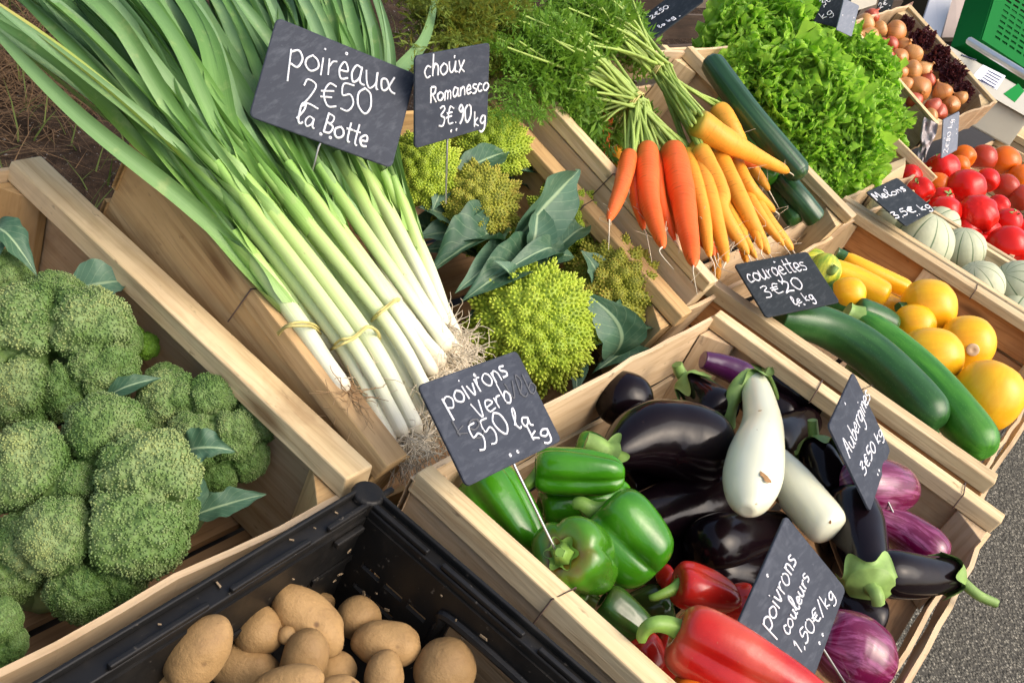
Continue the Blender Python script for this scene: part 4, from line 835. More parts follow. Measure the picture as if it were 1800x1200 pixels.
def mbs_last(t_):
    o = [c for c in t_.children if c.name.startswith('flesh')][0]; a = np.zeros(len(o.data.vertices) * 3, np.float32); o.data.vertices.foreach_get('co', a); return [a.reshape(-1, 3).astype(float) + np.array(t_.location)]
aub('largest black aubergine, lying across behind the green peppers with its stem on the left', [(1070, 800), (1130, 772), (1185, 772), (1283, 800)], 74, -.020, prof=[(0, 0), (0, .10), (.05, .32), (.2, .60), (.42, .88), (.68, 1.0), (.86, .9), (.96, .58), (1, .22), (1, 0)], stem=[(1060, 792, 0), (1045, 782, 0), (1030, 776, 0)], cal_len=.06, seed=1)
aub('black aubergine in deep shade below the largest one', [(1100, 920), (1180, 900), (1290, 880)], 62, -.075, calyx=False, seed=2)
aub('black aubergine low behind the big lobed green pepper, in shade', [(1090, 860), (1150, 850), (1230, 850)], 58, -.10, calyx=False, seed=21)
aub('black aubergine at the bottom of the heap, right of the green peppers', [(1130, 990), (1190, 960), (1260, 930)], 56, -.11, calyx=False, seed=22)
aub('black aubergine lying under the plump white one, its tip to the left', [(1370, 930), (1310, 945), (1220, 965)], 52, -.065, calyx=False, seed=3)
aub('black aubergine below the browned one, beside the red peppers', [(1380, 1010), (1300, 1010), (1215, 1000)], 50, -.09, calyx=False, seed=4)
aub('black aubergine seen end-on in the back left corner of the crate', [(1050, 690), (1085, 700), (1140, 705)], 50, -.040, calyx=False, prof=EGG, seed=5)
aub('black aubergine with a big star calyx near the back board', [(1205, 668), (1235, 700), (1272, 745)], 46, -.030, stem=[(1196, 655, -.005), (1190, 640, -.01)], cal_len=.42, prof=AUBFAT, seed=6, rot=.6)
aub('short purple-skinned aubergine at the very back of the crate', [(1235, 632), (1275, 645), (1325, 668)], 24, -.028, M_AUBP, calyx=False, seed=7, group='purple aubergines')
aub('slim black aubergine along the right end board', [(1340, 655), (1395, 685), (1466, 722)], 33, -.032, stem=[(1325, 648, 0), (1312, 645, 0)], seed=8, cal_len=.12)
aub('black aubergine directly behind the plump white one', [(1420, 740), (1390, 760), (1330, 790)], 42, -.045, calyx=False, seed=9)
aub('black aubergine hanging tip-down with a green calyx on top, left of the Aubergines sign', [(1434, 785), (1442, 815), (1462, 880)], 42, -.020, stem=[(1430, 765, -.005), (1428, 738, -.01)], cal_len=.30, dd=[-.02, -.01, .03], seed=10, rot=.9)
aub('black aubergine with dull top, behind the slim one', [(1300, 690), (1350, 715), (1400, 745)], 36, -.06, calyx=False, seed=19)
aub('plump white aubergine standing upright, with one brown scar', [(1326, 672), (1340, 740), (1330, 800), (1312, 898)], 49, .022, M_AUBW, prof=[(0, 0), (0, .42), (.05, .56), (.2, .64), (.42, .76), (.68, .97), (.82, .98), (.93, .74), (.985, .4), (1, .2), (1, 0)], stem=[(1312, 664, -.010), (1292, 686, -.022), (1280, 726, -.022), (1280, 752, -.016)], cal_len=.12, stk=1.35, dd=[.02, .0, -.01, .01], seed=11, group='white aubergines', scar=[(1346, 832, 11)])
aub('longer white aubergine lying behind the plump one, blunt tip at lower right', [(1352, 800), (1400, 862), (1466, 938)], 40, -.012, M_AUBW, calyx=False, seed=12, group='white aubergines', prof=[(0, 0), (0, .6), (.05, .75), (.3, .95), (.6, 1), (.85, .98), (.95, .82), (.99, .45), (1, 0)], scar=[(1364, 878, 7), (1462, 917, 3)])
aub('bright magenta striped aubergine behind the Aubergines sign', [(1462, 858), (1520, 852), (1604, 862)], 50, -.018, M_AUBS, prof=EGG, calyx=False, seed=13, group='striped aubergines', dd=[0, -.02, 0])
aub('dark striped aubergine against the right end board', [(1535, 905), (1590, 935), (1660, 990)], 40, -.030, M_AUBS, prof=AUBLONG, calyx=False, seed=14, group='striped aubergines')
aub('broad purple striped aubergine at the bottom, beside the couleurs sign', [(1430, 1125), (1490, 1140), (1570, 1185)], 68, -.045, M_AUBS, prof=EGG, calyx=False, seed=15, group='striped aubergines')
aub('black aubergine with its spiky calyx pointing down towards the front', [(1530, 1030), (1515, 970), (1490, 870)], 52, -.015, stem=[(1540, 1045, -.01), (1543, 1062, -.01)], cal_len=.17, seed=16, rot=.3)
aub('black aubergine whose green stem sticks out over the front slat', [(1672, 1008), (1620, 1012), (1530, 1005)], 42, -.010, stem=[(1690, 1020, -.01), (1720, 1045, -.015), (1752, 1060, -.015)], cal_len=.24, seed=17, rot=.5)
aub('black aubergine low at the front, below the one with the spiky calyx', [(1470, 1050), (1505, 1075), (1550, 1100)], 44, -.055, calyx=False, seed=18)
aub('black aubergine deep between the white ones and the striped ones', [(1440, 880), (1470, 930), (1500, 1000)], 46, -.08, calyx=False, seed=20)

# ------------------------------------------------------------------ potatoes
def blob(name, label, cat, group, c, hl, hw, ang, z, mat, fr=W, prof=EGG, noise=.07, seed=0, dtilt=0.0, flesh=None, seg=36, n=30, lobes=None):
    """rounded thing: photo centre c, half length / half width in photo pixels, long axis at ang degrees in the photo"""
    ctr = fr.Q(*c, z); d = depth(ctr); k = d / F_PX; a = math.radians(ang); ax = RIGHT * math.cos(a) - DOWN * math.sin(a) + FWD * dtilt; ax = nrm(ax)
    mb = MB(); L = 2 * hl * k; lathe(mb, ctr - ax * L / 2, ax, L, hw * k, prof, seg, n, noise=noise, seed=seed, lobes=lobes, up=-FWD)
    ob = mb.build(name, mat); tag(ob, label, cat, group); return ob, ctr, k, ax
POT = [((350, 1146), 72, 51, 48, -.030, 'big smooth potato at the left, tilted up to the right'), ((455, 1110), 45, 43, 20, -.065, 'roundish potato with a small knob on its right side'),
 ((542, 1092), 80, 46, -42, -.058, 'longest potato, at the top of the heap'), ((424, 1172), 68, 42, -12, -.085, 'potato lying half under the big smooth one'),
 ((534, 1160), 58, 40, 70, -.060, 'upright potato below the longest one'), ((629, 1086), 42, 38, 0, -.075, 'round brownish potato beside the longest one'),
 ((679, 1131), 62, 40, -4, -.065, 'broad dull potato right of the heap, above the palest one'), ((781, 1180), 60, 54, 60, -.060, 'palest round potato, nearest the hand hole'),
 ((676, 1190), 46, 36, 80, -.062, 'small potato between the broad dull one and the bottom edge'), ((586, 1178), 40, 33, 10, -.085, 'small potato in the hollow of the heap'),
 ((502, 1204), 66, 34, 12, -.05, 'pale potato cut off by the bottom edge, left of the middle'), ((565, 1060), 24, 20, 0, -.10, 'tiny shaded potato behind the longest one'),
 ((300, 1200), 34, 25, 60, -.06, 'shaded potato at the far left, mostly under the big smooth one'), ((596, 1216), 42, 30, 0, -.06, 'potato just entering at the bottom edge, below the hollow'),
 ((735, 1130), 34, 28, 0, -.12, 'shaded potato low behind the broad dull one')]
for i, (c, hl, hw, an, z, lb) in enumerate(POT):
    ob, ctr, k, ax = blob('potato', lb, 'potato', 'potatoes in the black crate', c, hl, hw, an, z, M_POTATO, seed=i + 1, noise=.08)
    if i == 1:
        m = MB(); p = at(488, 1112, depth(ctr) - .006); lathe(m, p, RIGHT + DOWN * .25, .014, .007, EGG, 14, 14); m.build('knob', M_POTATO, ob)
for k in range(16):                                     # the layer underneath
    x, y = .10 + .065 * (k % 6) + .015 * (k // 6), -.06 + .10 * (k // 6)
    m = MB(); lathe(m, A(x, y, -.155), nrm(RNG.normal(size=3) * A(1, 1, .3)), .085, .030, EGG, 24, 20, noise=.08, seed=k + 30)
    tag(m.build('potato', M_POTATO), 'potato in the shaded lower layer of the black crate', 'potato', 'potatoes underneath')

# ------------------------------------------------------------------ courgettes
def courgette(label, pts, hw, z, mat, stem=None, stemmat=None, prof=COURG, group='long courgettes', seed=0):
    P = px2(W, pts, z); c = P.mean(0); Rr = hw * pxm(c); t_ = thing('courgette', label, 'courgette', c - A(0, 0, Rr), group); mb = MB(); pts_, N_, B_ = body(mb, P, Rr, prof, 32, 60, lobes=lambda th, tt: 1 + .018 * np.cos(5 * th), noise=.012, seed=seed); mb.build('flesh', mat, t_)
    if stem:
        S = [P[0] + (P[1] - P[0]) * .01] + [at(x, y, depth(P[0]) + q) for x, y, q in stem]; S = catmull(S, 12); mb = MB(); mb.tube(S, Rr * np.linspace(.62, .50, 12) * np.r_[1, 1, np.ones(8), 1.05, 1.12], 20, lobes=lambda th, tt: 1 + .10 * np.abs(np.cos(2.5 * th)))
        mb.tube([S[-1], S[-1] + (S[-1] - S[-2]) * .05], [Rr * .55, 1e-4], 20); mb.build('stem', stemmat or M_CALYX, t_)
    return t_
courgette('dark green courgette lying along the left rail of its crate', [(1368, 556), (1450, 575), (1540, 630), (1652, 745)], 40, -.005, M_COUD, seed=1)
courgette('bright green courgette with a pale cut stem, beside the dark one', [(1512, 562), (1580, 620), (1650, 690), (1735, 795)], 39, -.004, M_COUG, [(1500, 558, 0), (1486, 551, 0)], seed=2)
courgette('dark green courgette mostly hidden below the courgettes sign', [(1540, 575), (1500, 550), (1440, 515)], 32, -.045, M_COUD, seed=3)
courgette('dark courgette tip showing between the bright stem and the yellow globes', [(1575, 575), (1548, 562), (1500, 545)], 26, -.03, M_COUD, seed=4)
courgette('dark green courgette under the two long ones, at the front', [(1500, 640), (1560, 700), (1640, 770)], 36, -.075, M_COUD, seed=14)
courgette('slim yellow courgette with a dark stem, along the red-brown board', [(1484, 452), (1530, 478), (1600, 512)], 17, -.02, M_COUY, [(1478, 448, 0), (1470, 444, 0)], M_COUD, group='yellow courgettes', seed=5)
courgette('yellow courgette left of the slim one, running under the globes', [(1452, 470), (1500, 492), (1560, 525)], 26, -.025, M_COUY, group='yellow courgettes', seed=6)
courgette('yellow courgette low down beside the small yellow globe', [(1500, 505), (1540, 530), (1600, 560)], 24, -.05, M_COUY, group='yellow courgettes', seed=7)
def globe(label, c, hw, hh, z, ang=0, stem=None, scar=None, dt=-.2):
    ob, ctr, k, ax = blob('round_courgette', label, 'courgette', 'round yellow courgettes', c, hh, hw, ang, z, M_COUY, noise=.02, seed=c[0], dtilt=dt, prof=[(0, 0), (.0, .2), (.05, .52), (.22, .87), (.5, 1), (.78, .87), (.95, .52), (1, .2), (1, 0)])
    if stem:
        m = MB(); p = at(stem[0], stem[1], depth(ctr) - .3 * hw * k); q = at(stem[2], stem[3], depth(ctr) - .45 * hw * k); m.tube(catmull([ctr + (p - ctr) * .7, p, q], 10), stem[4] * k * np.linspace(1.5, 1, 10), 14, lobes=lambda th, tt: 1 + .15 * np.cos(5 * th)); m.tube([q, q + (q - p) * .03], [stem[4] * k, 1e-4], 14); m.build('stem', M_COUD, ob)
    if scar:
        d_ = math.sqrt(max(0, 1 - ((scar[0] - c[0]) / hw) ** 2 - ((scar[1] - c[1]) / hw) ** 2)); p = at(scar[0], scar[1], depth(ctr) - d_ * hw * k); n_ = nrm(p - ctr); m = MB(); lathe(m, p - n_ * .004, n_, .006, scar[2] * k, [(0, 1), (.6, 1), (.9, .9), (1, .5), (.85, .2), (.8, 0)], 20, 14); m.build('blossom_scar', simple('pale_scar', (.62, .46, .28), .8), ob)
globe('small yellow globe courgette right beside the courgettes sign', (1491, 516), 30, 30, -.02)
globe('yellow globe with a green stem stub, topmost by the board', (1632, 540), 50, 46, -.004, stem=(1592, 542, 1578, 540, 8))
globe('yellow globe peeping out behind the big middle one', (1607, 572), 38, 36, -.025)
globe('big yellow globe in the middle of the crate, next to the bright green courgette', (1636, 625), 50, 54, -.010)
globe('yellow globe with a pale round blossom scar facing the viewer', (1700, 603), 49, 46, -.004, scar=(1710, 615, 11))
globe('biggest yellow globe courgette, front right corner of the crate', (1735, 695), 60, 62, -.008, ang=60)
globe('yellow globe deep under the biggest one', (1680, 680), 50, 46, -.07)
def patty():
    ob, ctr, k, ax = blob('pattypan_squash', 'yellow-green striped squash at the back corner, right of the courgettes sign', 'squash', None, (1447, 478), 34, 30, 60, -.02, M_PATTY, noise=.05, seed=3)
    m = MB(); m.tube(catmull([ctr - FWD * .02, at(1462, 478, depth(ctr) - .03), at(1470, 468, depth(ctr) - .032)], 10), .006, 10); m.build('stem', M_CALYX, ob)
patty()
blob('green_squash', 'dark-striped green squash behind the yellow-green one', 'squash', None, (1428, 452), 24, 16, 0, -.035, M_PATTY, noise=.05, seed=5)

# ------------------------------------------------------------------ melons and tomatoes
MEL = [((1618, 428), 56, -.022, 'largest pale melon, just below the Melons sign'), ((1692, 440), 40, -.028, 'pale melon right of the largest one'), ((1722, 500), 42, -.02, 'striped melon between the largest and the frame edge'),
 ((1790, 508), 50, -.022, 'dark-striped melon cut by the right edge of the photo'), ((1565, 380), 44, -.035, 'pale melon partly under the Melons sign at the back'), ((1652, 395), 34, -.045, 'pale melon peeping out between sign and tomatoes'), ((1785, 556), 44, -.06, 'shaded melon below the dark-striped one')]
for i, (c, r_, z, lb) in enumerate(MEL):
    blob('melon', lb, 'melon', 'pale melons', c, r_ * .96, r_, 70 + 25 * i, z, M_MELON, noise=.01, seed=i, dtilt=-.5, seg=60, lobes=lambda th, zz: 1 - .025 * (1 - np.abs(np.sin(5 * th))) ** 3, prof=[(0, 0), (.0, .18), (.05, .5), (.22, .86), (.5, 1), (.78, .86), (.95, .5), (1, .18), (1, 0)])
TOMP = [(.06, 0), (.02, .2), (0, .5), (.08, .8), (.3, .98), (.5, 1.0), (.75, .88), (.93, .55), (1, .18), (1, 0)]
TOM = [((1598, 309), 20, -.02, 0, 'red tomato in the far left corner, touching the wooden corner block'), ((1656, 295), 27, .0, 0, 'large smooth red tomato just below the grey upright sign'), ((1616, 334), 23, -.015, 0, 'red tomato right above the Melons sign'),
 ((1648, 324), 21, -.02, 0, 'orange-red tomato between the Melons sign tomato and the biggest one'), ((1697, 327), 31, .008, 0, 'biggest bright red tomato, in the middle of the heap'), ((1657, 348), 19, -.025, 0, 'small red tomato with a dark stalk mark above the ribbed ones'),
 ((1659, 370), 27, -.02, 0, 'red tomato touching the right corner of the Melons sign'), ((1718, 375), 32, .0, 1, 'ribbed red beefsteak tomato with a pale flower scar'), ((1752, 362), 20, -.025, 0, 'red tomato behind the beefsteak one'),
 ((1771, 388), 23, -.018, 0, 'red tomato right of the beefsteak one'), ((1697, 402), 25, -.04, 0, 'red tomato below the beefsteak one, by the partition'), ((1735, 405), 22, -.045, 0, 'shaded red tomato in front of the beefsteak one'),
 ((1769, 430), 34, -.02, 0, 'broad red tomato in the lower right of the heap'), ((1796, 408), 20, -.03, 0, 'red tomato at the right photo edge, above the broad one'), ((1797, 448), 26, -.035, 0, 'red tomato at the right photo edge, under the broad one'), ((1725, 432), 22, -.07, 0, 'dark shaded tomato at the foot of the heap'), ((1632, 302), 17, -.03, 0, 'small red tomato between the corner one and the large smooth one')]
for i, (c, r_, z, rib, lb) in enumerate(TOM):
    lob = (lambda th, zz: 1 - .13 * (1 - np.sqrt(np.cos(4 * th + .6) ** 2 + .03)) * np.clip(1.1 - zz * .5, 0, 1)) if rib else (lambda th, zz, i=i: 1 - (.05 + .05 * (i % 3)) * (1 - np.sqrt(np.cos(2.5 * th + i) ** 2 + .05)))
    ob, ctr, k, ax = blob('tomato', lb, 'tomato', 'red tomatoes', c, r_ * .92, r_ * 1.12, RNG.uniform(40, 140), z, M_TOM if i != 3 else M_TOMO, prof=TOMP, noise=.02, seed=i, lobes=lob, dtilt=(-1.6 if i in (5, 7) else RNG.uniform(-.6, .8)))
    if i in (1, 2, 5, 9, 12):
        m = MB(); top = nrm(-FWD * .8 - DOWN * RNG.uniform(.1, .6) + RIGHT * RNG.uniform(-.5, .5)); e1 = perp(top); e2 = np.cross(top, e1); c_ = ctr + top * r_ * k * .93
        for q in range(5):
            a = q * 1.2566 + i; d_ = e1 * math.cos(a) + e2 * math.sin(a); leaf(m, c_, c_ + d_ * r_ * k * .62 - top * r_ * k * .10, top, r_ * k * .24, arch=.1, cup=.3, nl=8, nw=5)
        m.tube([c_, c_ + top * .008], .0022, 6); m.build('calyx', M_CALYX, ob)
TOM2 = [((1692, 276), 21, -.0, M_TOMO, 'orange tomato beside the grey upright sign'), ((1686, 290), 18, -.01, M_TOMO, 'small orange tomato in front of the other orange one'), ((1728, 276), 24, .0, M_TOMD, 'dusky dark red tomato at the back of the second compartment'), ((1764, 282), 27, .005, M_TOMO, 'large squarish orange tomato by the crate end board'),
 ((1735, 316), 21, -.012, M_TOM, 'red tomato just behind the partition board'), ((1769, 327), 23, -.01, M_TOMD, 'orange-red tomato behind the partition, second from the left'), ((1792, 310), 22, -.005, M_TOMO, 'orange-red tomato at the right photo edge under the end board'), ((1795, 346), 24, -.015, M_TOMD, 'orange-red tomato at the right photo edge behind the partition')]
for i, (c, r_, z, m_, lb) in enumerate(TOM2): blob('tomato', lb, 'tomato', 'mixed tomatoes behind the partition', c, r_ * .88, r_, RNG.uniform(40, 140), z, m_, prof=TOMP, noise=.03, seed=i + 40, dtilt=RNG.uniform(-.6, .8))
for k in range(10):
    m = MB(); lathe(m, A(2.36 + .10 * (k % 5), -.02 + .14 * (k // 5), -.11), nrm(RNG.normal(size=3)), .075, .042, EGG, 24, 18, seed=k, noise=.02); tag(m.build('tomato', M_TOM), 'red tomato in the shaded lower layer of the heap', 'tomato', 'tomatoes underneath')
# ------------------------------------------------------------------ leek bunches (lying in the tilted crate, leaves out over its back)
def hairs(mb, p, ax, n_, L, r=.0006, spread=1.0, sag=.4):
    for k in range(n_):
        d = nrm(ax + RNG.normal(size=3) * spread); l_ = L * RNG.uniform(.4, 1.2); q = [p + RNG.normal(size=3) * .003]
        for j in range(5): d = nrm(d + RNG.normal(size=3) * .45 - A(0, 0, sag * .3)); q.append(q[-1] + d * l_ / 5)
        mb.tube(catmull(q, 9), r * np.linspace(1.2, .5, 9), 4)
def strap(mb, S, w0, ph, tone, side=None, tipw=.25, fold=.7, R0=None):
    """long folded leaf along spine S: wraps its shaft at the start as a sheath, opens to a channel, tapers to the tip"""
    n = len(S); T = np.gradient(S, axis=0); T /= np.linalg.norm(T, axis=1, keepdims=True); up = nrm(T2.ez + RNG.normal(size=3) * .35 if side is None else side)
    t = np.linspace(0, 1, n); s = np.linspace(-1, 1, 13); G = np.zeros((n, 13, 3)); tw = ph * np.interp(t, [0, .3, 1], [0, .3, 1])
    ws = w0 if R0 is None else R0 * 1.04 * 2.95
    wv = np.interp(t, [0, .05, .16, .30], [ws, ws, w0 * 1.35 if R0 is None else max(w0, R0 * 2.0), w0]) * np.interp(t, [0, .5, .85, 1], [1, .95, .62, tipw])
    for i in range(n):
        u = perp(T[i], up); v = np.cross(T[i], u); a = tw[i]; u, v = u * math.cos(a) + v * math.sin(a), v * math.cos(a) - u * math.sin(a)
        fm = np.interp(t[i], [0, .05, .16, .36, 1], [2.95, 2.8, 1.9, fold, fold * .8]); rho = wv[i] / fm
        sl = np.abs(s) ** 2 * np.interp(t[i], [0, .12], [.012, 0])            # the sheath's mouth slants
        G[i] = S[i] + (rho * np.sin(s * fm))[:, None] * v + (rho * (1 - np.cos(s * fm)) - rho * np.interp(t[i], [0, .10, .3], [1, .8, 0]) - wv[i] * .08 * (1 - np.abs(s)))[:, None] * u + sl[:, None] * T[i]
    mb.grid(G, attr=np.full((n, 13), tone))
def leek(parent, root, mid, split, tips, hw=13, h=(.0, .0, .0), lw=1.0, yellow=None, label=None):
    """tips: list of (px, py, height above the crate plane)"""
    P = [T2.Q(*root, h[0]), T2.Q(*mid, h[1]), T2.Q(*split, h[2])]; R0 = hw * pxm(P[1]); S = catmull(P, 40); t = np.linspace(0, 1, 40)
    mb = MB(); rr = R0 * np.interp(t, [0, .03, .08, .2, .85, 1], [.55, 1.08, 1.12, .98, 1.04, .72]); mb.tube(S, rr, 18, lobes=lambda th, tt: 1 + .03 * np.cos(3 * th + 9 * tt)); ax = nrm(S[0] - S[4])
    mb.tube([S[0] - ax * .002, S[0] + ax * .004, S[0] + ax * .006], [rr[0], rr[0] * .7, 1e-4], 16, v0=0, v1=0)
    lk = mb.build('leek', M_LEEK, parent)
    if label: lk['label'] = label
    m = MB(); hairs(m, S[0] + ax * .003, ax, 75, .046, .00055, .85); m.build('roots', M_ROOT if root[0] > 690 or RNG.uniform() < .4 else M_ROOTB, lk)
    d = nrm(S[-1] - S[-5])
    tips = list(tips) + [(tips[-1][0] + RNG.normal(0, 40), tips[-1][1] + RNG.normal(0, 30), tips[-1][2] - .015), (tips[0][0] + RNG.normal(0, 50), tips[0][1] - abs(RNG.normal(0, 25)), tips[0][2] - .01)] + [(tips[len(tips) // 2][0] + RNG.normal(0, 60), tips[len(tips) // 2][1] + RNG.normal(0, 30), tips[len(tips) // 2][2] + RNG.uniform(-.02, .01)) for _ in range(2)]
    tips = [(max(x, -30), min(y, 34), hh) if x < 25 else (x, min(y, 0), hh) for x, y, hh in tips]
    for k, (x, y, hh) in enumerate(tips):
        b = S[-1] - d * (.07 * RNG.uniform(.1, 1.2) if k > 1 else .03 + .045 * k + .02 * RNG.uniform()) ; tp = T2.Q(x, y, hh); L = np.linalg.norm(tp - b)
        c1 = b + d * L * .12 + (tp - b) * .20; c2 = b + (tp - b) * .66 + T2.ez * RNG.uniform(0, .015) + RNG.normal(size=3) * .005
        SS = catmull([b, c1, c2, tp], 40); m = MB(); strap(m, SS, R0 * RNG.uniform(.95, 1.45) * lw, RNG.uniform(-.7, .7), RNG.uniform(0, 1), fold=RNG.uniform(.55, 1.1), R0=R0 * (1 + .05 * k) if k < 2 else None)
        m.build('leaf', M_LEAFY if yellow == k else M_LEAF, lk)
    return lk
def tie(parent, pts, h, r=.0013, turns=2):
    m = MB()
    for k in range(turns):
        q = [(x + RNG.normal(0, 1.5), y + k * 4 + RNG.normal(0, 1.5)) for x, y in pts]; P = px2(T2, q, np.array(h) + .001 * k); m.tube(catmull(P, 40), r, 6)
    m.build('straw_tie', M_STRAW, parent)
lb1 = thing('leek_bunch', 'leek bunch at the left, lying against the honey-coloured rail with brown roots', 'leeks', T2.Q(560, 620, -.05), 'tied leek bunches')
leek(lb1, (608, 692), (516, 552), (410, 408), [(20, -20, .06), (-30, 50, .06), (70, 20, .05), (120, -40, .06)], 16, (-.004, .006, .02))
leek(lb1, (636, 668), (556, 575), (468, 468), [(80, -60, .05), (170, -60, .06), (200, 40, .04)], 14, (-.02, -.008, .008))
leek(lb1, (612, 735), (540, 640), (400, 470), [(150, -30, .06), (190, -30, .06)], 14, (-.075, -.07, -.05))
leek(lb1, (650, 720), (560, 610), (440, 440), [(140, 0, .03), (220, 60, .02)], 14, (-.075, -.07, -.04))
tie(lb1, [(488, 583), (505, 570), (530, 566), (552, 572), (570, 590)], (.0, .022, .026, .012, -.02))
lb2 = thing('leek_bunch', 'front leek bunch in the middle, its white bulbs reaching nearest the front', 'leeks', T2.Q(650, 620, -.05), 'tied leek bunches')
leek(lb2, (690, 786), (585, 580), (352, 288), [(10, -60, .08), (70, -80, .08), (-30, -10, .075), (120, -60, .06)], 16, (-.03, .004, .035), lw=1.2, yellow=2)
leek(lb2, (735, 765), (636, 580), (402, 280), [(100, -80, .09), (180, -90, .09), (240, -60, .07)], 16, (-.03, .006, .04), lw=1.2)
leek(lb2, (720, 740), (610, 540), (432, 300), [(170, -100, .07), (260, -110, .08), (300, 20, .06)], 14, (-.05, -.01, .02), lw=1.1)
leek(lb2, (700, 700), (560, 520), (380, 340), [(40, -60, .05), (-40, 90, .04), (130, 40, .05)], 15, (-.06, -.02, .0))
leek(lb2, (755, 740), (660, 580), (500, 340), [(230, -90, .08), (330, -90, .07), (280, 10, .06)], 14, (-.05, -.01, .02), lw=1.1)
leek(lb2, (660, 720), (540, 560), (330, 330), [(-30, 22, .05), (10, -20, .05), (30, -60, .05)], 13, (-.05, -.015, .015))
leek(lb2, (712, 770), (612, 590), (380, 285), [(60, -70, .08), (130, -90, .07)], 13, (-.02, .016, .05))
leek(lb2, (764, 715), (675, 560), (455, 290), [(210, -90, .08), (160, -80, .08)], 13, (-.03, .01, .04))
tie(lb2, [(580, 612), (598, 600), (622, 592), (645, 574), (662, 580), (668, 600)], (-.02, .022, .026, .026, .02, -.02))
lb3 = thing('leek_bunch', 'leek bunch with a fan of pale roots beside the romanesco', 'leeks', T2.Q(740, 560, -.05), 'tied leek bunches')
leek(lb3, (778, 640), (690, 530), (520, 300), [(300, -80, .08), (390, -90, .09), (440, -60, .07)], 15, (-.03, .006, .03), lw=1.2)
leek(lb3, (752, 655), (660, 520), (492, 290), [(240, -80, .07), (330, -100, .08)], 15, (-.03, .0, .025), lw=1.2)
leek(lb3, (800, 620), (720, 500), (590, 270), [(400, -90, .08), (480, -90, .08), (540, -60, .07)], 15, (-.035, .0, .03), lw=1.1)
leek(lb3, (735, 690), (640, 530), (470, 310), [(200, -60, .05), (290, -50, .05)], 13, (-.055, -.02, .005))
leek(lb3, (765, 660), (676, 520), (505, 285), [(270, -80, .08), (350, -80, .08)], 12, (-.02, .012, .04))
leek(lb3, (790, 615), (712, 510), (560, 290), [(360, -80, .08), (420, -80, .08)], 12, (-.02, .008, .04))
tie(lb3, [(648, 566), (662, 552), (680, 540), (700, 524), (704, 535)], (-.015, .018, .022, .02, -.02))
lb4 = thing('leek_bunch', 'rearmost leek bunch, its thin upright stems nearest the romanesco, behind the poireaux sign', 'leeks', T2.Q(740, 420, -.05), 'tied leek bunches')
leek(lb4, (795, 590), (745, 450), (672, 300), [(600, -40, .1), (640, -60, .1), (560, -80, .09)], 12, (-.05, -.03, .02))
leek(lb4, (770, 590), (710, 430), (640, 300), [(540, -60, .1), (610, -80, .1)], 15, (-.05, -.02, .02))
leek(lb4, (740, 590), (672, 420), (588, 280), [(480, -80, .1), (520, -60, .1), (420, -60, .08)], 15, (-.05, -.02, .02), lw=1.1)
leek(lb4, (780, 570), (730, 440), (690, 320), [(630, -40, .09), (645, 40, .07)], 11, (-.06, -.045, .0))
leek(lb4, (782, 575), (718, 440), (615, 260), [(500, -60, .1), (560, -60, .1)], 12, (-.035, -.008, .03))
leek(lb4, (806, 600), (752, 470), (690, 310), [(620, -50, .1)], 10, (-.045, -.025, .02))
leek(lb4, (720, 560), (640, 400), (560, 270), [(440, -60, .09), (350, -90, .07), (500, -90, .1)], 14, (-.05, -.02, .02), lw=1.1)

